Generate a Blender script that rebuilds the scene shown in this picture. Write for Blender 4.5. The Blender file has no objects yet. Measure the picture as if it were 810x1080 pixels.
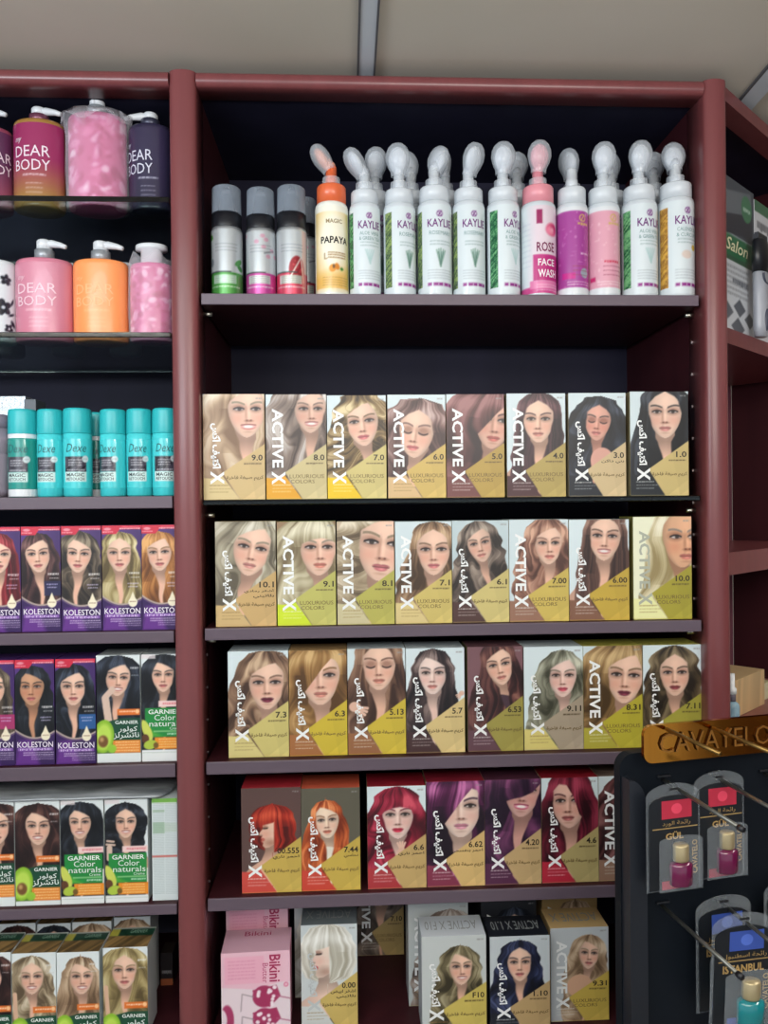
import math, random, zlib
import numpy as np

# ------------------------------------------------------------------ printed pictures (numpy, sRGB 0..255)
def vnoise(x, seed):
    r = np.random.RandomState(seed).rand(257)
    i = np.floor(x).astype(int); f = x - i; f = f * f * (3 - 2 * f)
    return r[i % 257] * (1 - f) + r[(i + 1) % 257] * f

def col(c): return np.array(c, float)

class Canvas:
    """A printed face of a pack: x runs 0..1 across, y runs 0..A down (same unit)."""
    def __init__(s, nx, A, bg):
        s.nx = nx; s.A = A; s.ny = max(4, int(round(nx * A)))
        s.X, s.Y = np.meshgrid(np.linspace(0, 1, nx), np.linspace(0, A, s.ny))
        s.px = 1.0 / nx
        s.rgb = np.ones((s.ny, nx, 3)) * col(bg)
    def m(s, sd, soft=None): return np.clip(.5 - sd / (soft or 1.3 * s.px), 0, 1)
    def put(s, mask, c, a=1.0):
        mm = (mask * a)[..., None]
        s.rgb = s.rgb * (1 - mm) + (c if isinstance(c, np.ndarray) and c.ndim == 3 else col(c)) * mm
    def poly(s, pts, c, a=1.0, soft=None):
        inside = np.zeros(s.X.shape, bool); d = np.full(s.X.shape, 9.)
        n = len(pts)
        for i in range(n):
            x0, y0 = pts[i]; x1, y1 = pts[(i + 1) % n]
            if y0 != y1:
                cond = ((y0 > s.Y) != (y1 > s.Y)) & (s.X < (x1 - x0) * (s.Y - y0) / (y1 - y0) + x0)
                inside ^= cond
            d = np.minimum(d, s.seg(x0, y0, x1, y1))
        mk = s.m(np.where(inside, -d, d), soft)
        s.put(mk, c, a); return mk
    def seg(s, x0, y0, x1, y1):
        dx, dy = x1 - x0, y1 - y0; L = dx * dx + dy * dy + 1e-12
        t = np.clip(((s.X - x0) * dx + (s.Y - y0) * dy) / L, 0, 1)
        return np.hypot(s.X - x0 - t * dx, s.Y - y0 - t * dy)
    def line(s, pts, w, c, a=1.0, soft=None):
        d = np.full(s.X.shape, 9.)
        for (x0, y0), (x1, y1) in zip(pts[:-1], pts[1:]): d = np.minimum(d, s.seg(x0, y0, x1, y1))
        s.put(s.m(d - w / 2, soft), c, a)
    def ell(s, cx, cy, rx, ry, c, a=1.0, rot=0., soft=None):
        dx, dy = s.X - cx, s.Y - cy
        u = dx * math.cos(rot) + dy * math.sin(rot); v = -dx * math.sin(rot) + dy * math.cos(rot)
        sd = (np.hypot(u / rx, v / ry) - 1) * min(rx, ry)
        mk = s.m(sd, soft); s.put(mk, c, a); return mk
    def rect(s, x0, y0, x1, y1, c, a=1.0): return s.poly([(x0, y0), (x1, y0), (x1, y1), (x0, y1)], c, a)
    def dashes(s, x0, x1, y, h, c, seed, a=.8):
        """a line of print too small to read"""
        r = random.Random(seed); x = x0
        while x < x1:
            w = r.uniform(.02, .06)
            s.rect(x, y, min(x + w, x1), y + h * r.uniform(.7, 1), c, a); x += w + .012
    def mul(s, f): s.rgb = np.clip(s.rgb * f[..., None], 0, 255)

STY = {  # outer outline: (y, left half width, right half width) in half-face units ; waviness, wave number, strand count
 'straight': ([(-1.32, .0, .0), (-1.2, .5, .5), (-.9, .86, .86), (-.3, 1.04, 1.04), (.5, 1.1, 1.1), (1.5, 1.25, 1.2), (3, 1.35, 1.3)], .05, 2.2, 9),
 'long':     ([(-1.3, .0, .0), (-1.15, .6, .6), (-.8, .9, .9), (0, 1.1, 1.1), (1, 1.45, 1.25), (2, 1.75, 1.4), (3, 1.9, 1.5)], .12, 2.4, 8),
 'wavy':     ([(-1.38, .0, .0), (-1.25, .6, .55), (-.9, 1.05, .95), (-.2, 1.3, 1.2), (.6, 1.5, 1.3), (1.5, 1.75, 1.5), (3, 1.85, 1.5)], .22, 3.2, 7),
 'curly':    ([(-1.4, .0, .0), (-1.25, .7, .7), (-.8, 1.2, 1.15), (0, 1.5, 1.35), (.8, 1.7, 1.3), (1.6, 1.8, 1.3), (3, 1.7, 1.3)], .42, 6.5, 6),
 'bob':      ([(-1.4, .0, .0), (-1.2, .75, .75), (-.8, 1.15, 1.15), (0, 1.3, 1.3), (.6, 1.25, 1.25), (1.0, .9, 1.0), (1.25, .3, .3), (1.3, 0, 0)], .1, 2.5, 8),
 'big':      ([(-1.4, .0, .0), (-1.25, .8, .8), (-.8, 1.3, 1.3), (0, 1.6, 1.6), (1, 2.0, 2.0), (3, 2.3, 2.3)], .16, 2.4, 9),
 'left':     ([(-1.4, .0, .0), (-1.25, .9, .5), (-.8, 1.5, .8), (0, 2.0, .95), (1, 2.4, 1.05), (3, 2.6, 1.1)], .16, 2.2, 9),
}
TOP = {  # upper edge of the face opening: (x, y)
 'centre': [(-.8, -.1), (-.66, -.45), (-.4, -.72), (0, -.93), (.4, -.72), (.66, -.45), (.8, -.1)],
 'side':   [(-.8, .0), (-.62, -.4), (-.3, -.62), (.1, -.8), (.35, -.85), (.62, -.55), (.8, -.1)],
 'sideL':  [(-.8, -.1), (-.62, -.55), (-.35, -.85), (-.1, -.8), (.3, -.62), (.62, -.4), (.8, .0)],
 'bangs':  [(-.8, .0), (-.6, -.22), (-.3, -.36), (.1, -.42), (.5, -.36), (.7, -.2), (.8, .05)],
 'swoop':  [(-.8, .75), (-.5, .45), (-.2, .05), (.1, -.35), (.4, -.68), (.62, -.6), (.8, -.1)],
 'cover':  [(-.8, .5), (-.3, .3), (0, .22), (.4, .0), (.8, -.5)],
 'right':  [(-.8, -.1), (-.66, -.45), (-.4, -.75), (-.1, -.7), (.2, -.2), (.4, .45), (.8, .9)],
 'pulled': [(-.8, -.35), (-.6, -.7), (-.3, -.92), (0, -1.0), (.4, -.95), (.66, -.6), (.8, -.1)],
}

def hairtex(c, dx, dy, outer_w, hair, style, seed):
    wob, k, n = STY[style][1:]
    D, M, L = [col(h) * k_ for h, k_ in zip(hair, (.72, .88, .98))]
    t = dx / np.maximum(outer_w, .25)
    ph = vnoise(t * 2.3 + 40, seed) * 5
    tt = t + wob * np.sin(dy * k + ph) * np.clip(.35 + .4 * (dy + .6), .12, 1)
    a = .55 * vnoise(tt * n + 50, seed + 1) + .3 * vnoise(tt * n * 2.3 + 80, seed + 2) + .15 * vnoise(tt * n * 5 + 20, seed + 3)
    sh = .25 * np.sin(dy * k * 1.0 + ph * 1.3 + tt * 2) if wob > .1 else 0
    crown = np.exp(-((dy + .82 - .25 * np.abs(t)) / .3) ** 2) * .35
    a = a + sh + crown - .12
    a = a - .22 * np.exp(-((np.abs(dx) - .72) / .2) ** 2) * (dy > -.1) * (dy < 1.6)
    lo = np.clip(a * 1.9, 0, 1)[..., None]; hi = np.clip((a - .52) * 2.0, 0, 1)[..., None]
    r = D * (1 - lo) + M * lo
    return r * (1 - hi) + L * hi

def portrait(c, cx, cy, s, yaw=0., tilt=0., hair=((40, 30, 30), (90, 60, 50), (150, 120, 100)), style='straight', top='centre',
             skin=(228, 190, 168), lip=(190, 105, 105), eyes='open', smile=0, neck=1, garment=None, seed=1, wid=1.0, rlim=9, ymax=None, openr=1.0, profile=0):
    ca, sa = math.cos(tilt), math.sin(tilt)
    X0, Y0 = (c.X - cx) / s, (c.Y - cy) / s
    dx = X0 * ca + Y0 * sa; dy = -X0 * sa + Y0 * ca
    # hair hangs straight down whatever the tilt of the head
    hx = dx * np.clip(1 - .8 * dy, 0, 1) + X0 * np.clip(.8 * dy, 0, 1)
    soft = 1.6 * c.px / s
    M = lambda sd, so=soft: np.clip(.5 - sd / so, 0, 1)
    pts = STY[style][0]
    ys = [p[0] for p in pts]
    wl = np.interp(dy, ys, [p[1] for p in pts]) * wid; wr = np.interp(dy, ys, [p[2] for p in pts]) * wid
    wig = (vnoise(dy * 3 + 30, seed + 7) - .5) * (.12 + .5 * STY[style][1])
    wl = np.where(wl > 0, wl + wig, wl); wr = np.where(wr > 0, wr + wig, wr)
    side = np.where(hx < 0, -hx - wl, hx - wr)
    outer = M(np.maximum(side, -1.4 - dy))
    if ymax is not None: outer = outer * M(dy - ymax)
    ow = np.where(hx < 0, wl, wr)
    tex = hairtex(c, hx, dy, ow, hair, style, seed)
    c.put(outer, tex)
    S = col(skin)
    fx = yaw * .26
    # neck and shoulders
    if neck:
        nx = np.abs(X0 - yaw * -.05)
        sh = np.interp(Y0, [.4, 1.25, 1.7, 2.1, 2.6], [.40, .42, .62, 1.25, 1.7])
        nm = M(nx - sh) * (Y0 > .3)
        shade = np.clip(.74 + .3 * np.clip((Y0 - 1.15) / .7, 0, 1) - .12 * np.abs(X0), .5, 1.0)
        c.put(nm, S * shade[..., None] * np.array([1, .95, .93]))
        if garment is not None:
            gm = nm * M(1.75 - Y0 - .25 * np.cos(X0 * 1.6)); c.put(gm, garment)
    # face outline
    ax = dx - fx * .55
    w = .70 * np.sqrt(np.clip(1 - (dy / 1.0) ** 2, 0, 1)) * (1 - .17 * dy) + .05 * np.clip(-dy, 0, 1)
    w = np.where(dy < -.2, np.maximum(w, .68 * np.sqrt(np.clip(1 - ((dy + .2) / .95) ** 2, 0, 1))), w)
    fm = M(np.abs(ax) - w) * (w > .04) * (dy > -1.14)
    if profile:
        pf = [(-.42, -.9), (-.5, -.55), (-.54, -.2), (-.5, -.06), (-.76, .26), (-.70, .34), (-.55, .38), (-.62, .48), (-.56, .57), (-.61, .66), (-.50, .74), (-.54, .9), (-.42, 1.02), (-.2, 1.0), (.3, .7), (.55, .2), (.5, -.9)]
        q = [(cx + s * (-profile) * (x * ca - y * sa * -profile), cy + s * (x * sa * -profile + y * ca)) for x, y in pf]
        t = Canvas(c.nx, c.A, (0, 0, 0)); fm = t.poly(q, (255, 255, 255)); w = np.full(dx.shape, .7); ax = dx * .8
    far = np.clip((ax * np.sign(yaw if yaw else 1)) * -.35 + .1, -.1, .35)
    sh = 1.03 - .55 * np.clip(np.abs(ax) / np.maximum(w, .05) - .55, 0, 1) ** 1.5 - .18 * np.clip(far, 0, 1) - .1 * np.clip(dy - .55, 0, 1)
    sh = sh + .06 * np.exp(-((dx - fx) / .25) ** 2 - ((dy + .5) / .3) ** 2)
    face = np.clip(S * sh[..., None], 0, 255)
    c.put(fm, face)
    P = lambda mk, cc, a=1.: c.put(mk * fm, cc, a)
    def el(x, y, rx, ry, so=None, rot=0):
        u = (dx - x) * math.cos(rot) + (dy - y) * math.sin(rot); v = -(dx - x) * math.sin(rot) + (dy - y) * math.cos(rot)
        return np.clip(.5 - (np.hypot(u / rx, v / ry) - 1) * min(rx, ry) / (so or soft), 0, 1)
    for k in (-1, 1):   # cheeks
        P(el(fx + k * .38, .28, .26, .2, .3), S * np.array([.98, .80, .78]), .5)
    if profile:
        f = profile
        P(el(f * .42, -.1, .17, .1, .1), S * np.array([.7, .58, .54]), .8)
        lid = np.abs(dy + .10 - .06 * np.cos((dx - f * .42) * 5)) - .035
        P(M(lid) * M(np.abs(dx - f * .42) - .17), (40, 28, 28), .95)
        P(M(np.abs(dy + .30 + .3 * np.abs(dx - f * .38)) - .03) * M(np.abs(dx - f * .38) - .2), (110, 80, 66), .8)
        P(el(f * .56, .57, .14, .10), col(lip)); P(el(f * .62, .34, .07, .04), S * .6, .8)
        P(el(f * .1, .75, .35, .2, .3), S * np.array([.72, .6, .56]), .7)
    hd = np.minimum(col(hair[0]) * .9 + 10, 120)
    for k in (-1, 1) if not profile else ():
        q = 1 - .32 * max(0, k * yaw)                    # the far eye is narrower
        ex = fx + k * .335 * q
        P(el(ex, -.11, .24 * q, .15, .16), S * np.array([.66, .55, .52]), .75)
        bx = ex + k * .02                                   # brow
        bd = np.abs(dy + .255 + .085 * np.cos((dx - bx - k * .05) / (.26 * q) * 1.25) + .06 * k * (dx - bx)) - .036
        P(M(bd) * M(np.abs(dx - bx) - .25 * q), hd * .8 + S * .15, .85)
        if eyes == 'closed':
            cd = np.abs(dy + .04 - .09 * np.cos((dx - ex) / (.2 * q) * 1.3)) - .035
            P(M(cd) * M(np.abs(dx - ex) - .2 * q), (55, 38, 38), .95)
        else:
            P(el(ex, -.075, .185 * q, .058), (216, 206, 200))
            P(el(ex + yaw * .06, -.08, .075, .066), (58, 50, 46))
            lid = np.abs(dy + .075 + .062 * np.cos((dx - ex) / (.2 * q) * 1.35)) - .032
            P(M(lid) * M(np.abs(dx - ex) - .22 * q), (30, 22, 24), .95)
            P(M(np.abs(dy + .075 - .055 * np.cos((dx - ex) / (.2 * q) * 1.35)) - .012) * M(np.abs(dx - ex) - .19 * q), (80, 55, 50), .7)
    if profile: P = lambda *a: None
    sg = -1 if yaw >= 0 else 1
    nx_ = fx + yaw * .12
    P(el(nx_ + sg * .1, .13, .045, .26, .09), S * np.array([.82, .72, .69]), .8)
    P(el(nx_, .1, .05, .24, .08), np.minimum(S * 1.12, 255), .6)
    P(el(nx_, .37, .15, .045, .06), S * np.array([.72, .58, .55]), .85)
    for k in (-1, 1): P(el(nx_ + k * .075, .355, .035, .028), S * np.array([.42, .3, .29]), .8)
    lp = col(lip); mx = fx + yaw * .06
    if smile:
        P(el(mx, .60, .27, .105), lp); P(el(mx, .59, .215, .06), (240, 232, 226)); P(M(np.abs(dy - .50 + .35 * (dx - mx) ** 2 * -1) - .02) * M(np.abs(dx - mx) - .3), lp * .75)
    else:
        P(np.maximum(el(mx - .09, .58, .15, .06), el(mx + .09, .58, .15, .06)), lp * .88)
        P(el(mx, .645, .185, .075), lp)
        P(el(mx + .02, .655, .07, .028, .05), np.minimum(lp * 1.25 + 20, 255), .7)
        P(M(np.abs(dy - .605) - .014) * M(np.abs(dx - mx) - .24), lp * .5, .8)
    P(el(mx, .79, .13, .03, .06), S * np.array([.8, .7, .67]), .55)
    # hair in front: everything inside the outline but outside the opening
    tp = TOP[top]
    yt = np.interp(dx - fx * .5, [p[0] for p in tp], [p[1] for p in tp])
    ol = np.interp(dy, [-.9, -.5, 0, .5, .85, 1.15, 1.9, 3], [.4, .62, .70, .60, .45, .27, .14, .05])
    orr = np.interp(dy, [-.9, -.5, 0, .5, .85, 1.15, 1.9, 3], [.4, .62, .70, .60, .47, .31, .2, .1]) * openr
    oc = dx - fx * .5 - .05 * np.sin(dy * 4 + seed)
    opening = M(np.maximum(np.where(oc < 0, -oc - ol, oc - orr), yt - dy), soft * 1.5)
    if profile: opening = M(np.maximum(-dx * profile - .08, -.34 + .25 * dx * profile - dy), soft * 1.5) * (dy < 1.3)
    c.put(outer * (1 - opening), tex)
    # soft shade at the hair edge on the face
    return c

GOLD_APEX = (.31, .745)
def activex(nx, A, d, seed):
    c = Canvas(nx, A, d['bg'])
    portrait(c, seed=seed, **d['p'])
    for e in d.get('extra', ()):
        if e[0] == 'hand':
            x, y, s, rot = e[1:5]
            for i in range(4):
                a = rot + (i - 1.5) * .28
                c.line([(x, y), (x + s * math.cos(a), y + s * math.sin(a))], s * .22, (226, 186, 165))
            c.ell(x, y, s * .45, s * .4, (220, 178, 156))
        if e[0] == 'ell': c.ell(*e[1:])
        if e[0] == 'poly': c.poly(e[1], e[2])
    ax, ay = GOLD_APEX[0], GOLD_APEX[1] * A
    g = col(d['gold'])
    c.poly([(ax, ay), (1.1, .435 * A), (1.1, A + .1), (.66, A + .1)], g)
    c.poly([(ax + .33, A), (1.1, .80 * A), (1.1, A + .1), (.6, A + .1)], np.minimum(g * 1.1 + 8, 255), .45)
    c.poly([(.72, .6 * A), (1.1, .435 * A), (1.1, .9 * A), (.85, A)], g * .93, .35)
    if d.get('tri') is not None:
        c.poly([(-.1, .80 * A), (.2, .815 * A), (ax, ay + .06), (.66, A + .1), (-.1, A + .1)] if d.get('triflat') else
               [(-.1, .79 * A), (.12, .80 * A), (ax - .02, ay + .03), (.66, A + .1), (-.1, A + .1)], d['tri'])
    w = (235, 235, 230) if sum(d.get('tri') or g) < 480 else (150, 120, 70)
    c.dashes(.10, .40, .862 * A, .014, w, seed, .9); c.dashes(.10, .46, .895 * A, .010, w, seed + 1, .6); c.dashes(.10, .40, .925 * A, .012, w, seed + 2, .7)
    if not d.get('named'): c.dashes(.66, .95, .655 * A, .022, (70, 55, 35), seed + 3, .75)
    c.dashes(.86, .96, .035 * A, .025, (150, 150, 150), seed + 4, .8)
    c.rect(-.1, A - .012, 1.1, A + .1, np.minimum(g * 1.1, 255), .5)
    return c

def koleston(nx, A, d, seed):
    c = Canvas(nx, A, (66, 38, 100))
    c.ell(.15, .25, .5, .5, (95, 60, 140), .6, soft=.5)
    portrait(c, seed=seed, **d['p'])
    if d.get('patch') is not None: c.rect(.58, 1.42, 1.1, 1.80, d['patch'], .9)
    # top banner
    c.poly([(-.1, -.1), (1.1, -.1), (1.1, .10), (.45, .10), (.36, .22), (-.1, .22)], (205, 40, 66))
    c.rect(.5, .02, .95, .045, (235, 120, 140), .5)
    c.ell(.14, .09, .09, .035, (240, 190, 200), .7); c.dashes(.02, .28, .15, .03, (240, 200, 205), seed, .8)
    c.dashes(.45, .97, .065, .03, (245, 215, 220), seed + 5, .85)
    # swoosh and lower field
    c.Y = c.Y + .09
    xs = np.linspace(-.1, 1.1, 24)
    yb = lambda x: 1.88 + .30 * math.sin((x + .05) * 2.6) * (1 - .3 * x)
    c.poly([(x, yb(x)) for x in xs] + [(1.1, A + .1), (-.1, A + .1)], (52, 26, 84))
    c.poly([(.1, 2.2), (.4, 2.15), (.62, A + .1), (-.02, A + .1)], (112, 52, 150), .8, soft=.12)
    c.line([(x, yb(x)) for x in xs], .045, (176, 160, 150)); c.line([(x, yb(x) + .05) for x in xs], .02, (110, 85, 120))
    # droplet
    c.poly([(.77, 1.80), (.88, 2.08), (.77, 2.14), (.66, 2.08)], (238, 228, 200)); c.ell(.77, 2.08, .115, .12, (240, 231, 205)); c.dashes(.69, .85, 2.05, .025, (150, 110, 90), seed, .8)
    c.rect(.06, 2.385, .95, 2.46, (142, 96, 180))
    for i in range(4): c.dashes(.2 if i < 2 else .4, .97, 2.50 + i * .055, .028, (225, 215, 232), seed + 20 + i, .8 if i < 2 else .55)
    # shade name block
    c.dashes(.68, .95, 1.30, .06, (232, 228, 226), seed + 9, .8); c.dashes(.72, .95, 1.42, .03, (220, 215, 215), seed + 10, .7)
    c.dashes(.64, .92, 1.58, .035, (200, 190, 225), seed + 11, .75); c.dashes(.66, .9, 1.66, .03, (215, 205, 235), seed + 12, .75)
    c.Y = c.Y - .09
    return c

def garnier(nx, A, d, seed):
    c = Canvas(nx, A, (222, 230, 232))
    portrait(c, seed=seed, **d['p'])
    for e in d.get('extra', ()):
        if e[0] == 'line': c.line(*e[1:])
    k = 0.; Y0 = c.Y; c.Y = (c.Y + .095) / .9
    if d['kind'] == 'dark':
        c.dashes(.78, .97, .42, .05, (230, 230, 230), seed, .8); c.dashes(.8, .96, .62, .03, (210, 210, 210), seed + 1, .6)
        c.rect(.47, 1.50 + k, .99, 1.66 + k, (226, 116, 44)); c.dashes(.52, .88, 1.55 + k, .04, (252, 225, 200), seed + 2, .9); c.ell(.93, 1.57 + k, .045, .055, (250, 200, 150))
        xs = np.linspace(-.1, 1.1, 12)
        c.poly([(x, 1.86 + k - .12 * min(1, max(0, (x - .1) * 2.2))) for x in xs] + [(1.1, 2.6), (-.1, 2.6)], (22, 74, 52))
        c.rect(.36, 2.31 + k, 1.0, 2.64 + k, (232, 138, 50))
        for i in range(4): c.dashes(.42, .97, 2.345 + k + i * .072, .035, (252, 214, 160), seed + 3 + i, .8)
        c.rect(-.1, 2.64 + k, 1.1, A + .9, (226, 233, 233)); c.rect(-.1, 2.55 + k, .4, 2.64 + k, (90, 130, 40))
        c.ell(.15, 2.20 + k, .24, .43, (140, 190, 50), rot=.08); c.ell(.15, 2.22 + k, .18, .34, (190, 222, 90), rot=.08, soft=.06)
        c.ell(.14, 2.33 + k, .115, .155, (120, 82, 44), soft=.04); c.ell(.11, 2.28 + k, .045, .06, (196, 156, 104), soft=.05)
        c.ell(.34, 2.52 + k, .1, .11, (150, 200, 60), soft=.03)
    else:
        c.rect(-.1, .10, .34, .22, (226, 216, 218), .8)
        c.rect(.40, 1.34, 1.0, 1.50, (240, 208, 206)); c.dashes(.5, .95, 1.39, .06, (226, 120, 130), seed, .8)
        c.rect(.08, 1.53, .97, 2.30, (32, 138, 62)); c.poly([(.08, 2.0), (.5, 2.3), (.08, 2.3)], (92, 176, 60), .8, soft=.1)
        c.rect(.97, 1.93, 1.1, 2.40, (224, 224, 214))
        c.rect(.30, 2.31, 1.1, 2.62, (236, 146, 42))
        for i in range(4): c.dashes(.40, .92, 2.35 + i * .068, .03, (252, 220, 170), seed + 3 + i, .75)
        c.rect(.28, 2.13, .95, 2.17, (150, 205, 140), .8); c.dashes(.6, .95, 2.2, .05, (225, 240, 225), seed + 9, .8)
        c.ell(.12, 2.12, .10, .30, (206, 214, 96), rot=-.35); c.ell(.08, 2.34, .09, .12, (96, 60, 40)); c.ell(.2, 2.50, .16, .12, (176, 200, 70), rot=-.3); c.ell(.33, 2.52, .06, .08, (120, 90, 40))
        c.rect(-.1, 2.64, 1.1, A + .9, (232, 236, 236)); c.dashes(.02, .98, 2.70, .02, (150, 170, 150), seed + 12, .5)
    c.Y = Y0
    return c
# ------------------------------------------------------------------ what is printed on each carton
H = {
 'blonde': ((176, 134, 98), (222, 190, 154), (238, 224, 200)), 'ashb': ((100, 82, 74), (156, 136, 124), (226, 220, 214)),
 'curlb': ((82, 62, 36), (156, 126, 80), (232, 212, 166)), 'rose': ((92, 62, 60), (146, 110, 104), (206, 178, 172)),
 'mahog': ((58, 30, 34), (112, 66, 66), (164, 114, 114)), 'plum': ((44, 24, 32), (92, 56, 64), (152, 112, 116)),
 'black': ((14, 18, 27), (30, 36, 48), (74, 82, 100)), 'black2': ((12, 15, 22), (26, 30, 38), (62, 68, 80)),
 'ash10': ((132, 120, 98), (192, 182, 156), (228, 222, 206)), 'pale': ((166, 144, 106), (210, 198, 162), (238, 232, 206)),
 'sand': ((132, 110, 84), (192, 172, 140), (228, 216, 194)), 'honey': ((98, 72, 50), (164, 128, 96), (210, 178, 142)),
 'smoke': ((60, 50, 44), (122, 106, 96), (184, 168, 152)), 'copper': ((112, 72, 60), (172, 122, 102), (218, 174, 148)),
 'brown': ((70, 45, 38), (122, 86, 74), (172, 136, 120)), 'plat': ((214, 190, 130), (236, 222, 178), (246, 240, 214)),
 'caramel': ((96, 66, 50), (162, 126, 100), (212, 182, 150)), 'gold': ((122, 82, 40), (178, 132, 76), (218, 182, 126)),
 'choc': ((80, 50, 38), (132, 96, 76), (178, 142, 116)), 'dark': ((30, 22, 26), (70, 54, 54), (152, 132, 126)),
 'auburn': ((52, 28, 30), (98, 56, 54), (144, 98, 86)), 'grey': ((84, 84, 68), (150, 150, 130), (208, 208, 188)),
 'sweep': ((102, 76, 46), (168, 132, 86), (214, 184, 134)), 'olive': ((54, 44, 34), (106, 90, 66), (154, 138, 108)),
 'fire': ((112, 22, 16), (188, 48, 30), (228, 98, 66)), 'orange': ((168, 62, 26), (218, 104, 52), (242, 156, 100)),
 'red': ((92, 10, 30), (164, 32, 62), (218, 86, 106)), 'violet': ((34, 10, 34), (92, 30, 76), (208, 120, 178)),
 'purple': ((46, 20, 50), (92, 46, 82), (142, 78, 122)), 'burg': ((56, 15, 26), (118, 32, 52), (170, 64, 88)),
 'white': ((236, 228, 204), (250, 248, 238), (255, 255, 250)), 'khaki': ((74, 66, 44), (132, 120, 88), (190, 180, 146)),
 'blueblack': ((14, 16, 32), (34, 40, 70), (90, 100, 140)), 'beige': ((140, 108, 80), (196, 164, 132), (230, 208, 180)),
 'kred': ((96, 18, 28), (158, 42, 52), (206, 92, 96)), 'kbrown': ((46, 26, 30), (86, 54, 54), (150, 110, 104)),
 'kash': ((50, 42, 38), (98, 84, 70), (156, 142, 118)), 'kblonde': ((124, 104, 64), (186, 166, 112), (226, 214, 170)),
 'kginger': ((142, 84, 40), (196, 128, 66), (232, 176, 110)), 'gbrown': ((40, 22, 24), (70, 42, 40), (112, 76, 68)),
}
def P(cx, cy, s, hair, style='straight', top='centre', **k):
    return dict(cx=cx, cy=cy, s=s, hair=H[hair], style=style, top=top, **k)
W = (208, 222, 226); W2 = (214, 228, 232)
# row: (left px, right px, top px), language, number, print, label
R1 = [
 ((214.3, 279.2, 415.7), 'A', '9.0', dict(bg=W, p=P(.69, .28, .43, 'blonde', 'left', 'side', yaw=.35, smile=1, lip=(200, 112, 108)), gold=(206, 178, 124), tri=(214, 192, 138)), 'hair dye box 9.0 with a laughing blonde woman'),
 ((280.7, 344.3, 416), 'L', '8.0', dict(bg=W, p=P(.72, .27, .37, 'ashb', 'left', 'side', yaw=.3, smile=1, skin=(216, 180, 160)), gold=(202, 186, 136), tri=(226, 162, 34)), 'hair dye box 8.0 with an ash blonde woman and an orange corner'),
 ((345.2, 407.3, 417), 'L', '7.0', dict(bg=W, p=P(.6, .47, .39, 'curlb', 'curly', 'side', tilt=-.12, yaw=-.1, lip=(208, 112, 116)), gold=(206, 190, 122), tri=(236, 196, 18)), 'hair dye box 7.0 with a curly golden haired woman and a yellow corner'),
 ((409, 470, 416.3), 'L', '6.0', dict(bg=W, p=P(.52, .66, .43, 'rose', 'big', 'centre', yaw=-.45, tilt=.12, eyes='closed', lip=(212, 118, 118)), gold=(206, 176, 98), tri=(216, 182, 132)), 'hair dye box 6.0 with a brown haired woman looking down'),
 ((471, 531.8, 415.8), 'L', '5.0', dict(bg=W, p=P(.80, .48, .46, 'mahog', 'left', 'swoop', yaw=.3, tilt=.12, lip=(190, 100, 92), skin=(212, 168, 148)), gold=(182, 152, 74), tri=(118, 68, 66)), 'hair dye box 5.0 with mahogany hair falling over the face'),
 ((534.6, 596.4, 415), 'L', '4.0', dict(bg=W, p=P(.55, .46, .37, 'plum', 'straight', 'centre', yaw=-.15, lip=(200, 128, 118)), gold=(178, 156, 88), tri=(76, 42, 46)), 'hair dye box 4.0 with straight plum brown hair on white'),
 ((599.8, 660, 414.5), 'A', '3.0', dict(bg=W, p=P(.52, .5, .32, 'black', 'big', 'centre', yaw=-.2, tilt=.1, eyes='closed', skin=(214, 160, 142), lip=(196, 116, 112)), gold=(206, 182, 138), tri=(26, 31, 40), extra=[('ell', .58, 1.16, .2, .22, (214, 160, 144))]), 'hair dye box 3.0 with a black haired woman, eyes lowered, bare shoulder'),
 ((664.7, 726, 413), 'A', '1.0', dict(bg=W, p=P(.6, .375, .41, 'black2', 'long', 'centre', lip=(204, 132, 126), skin=(226, 192, 172)), gold=(202, 180, 118), tri=(21, 27, 34)), 'hair dye box 1.0 with long straight black hair, eyes open'),
]
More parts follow.
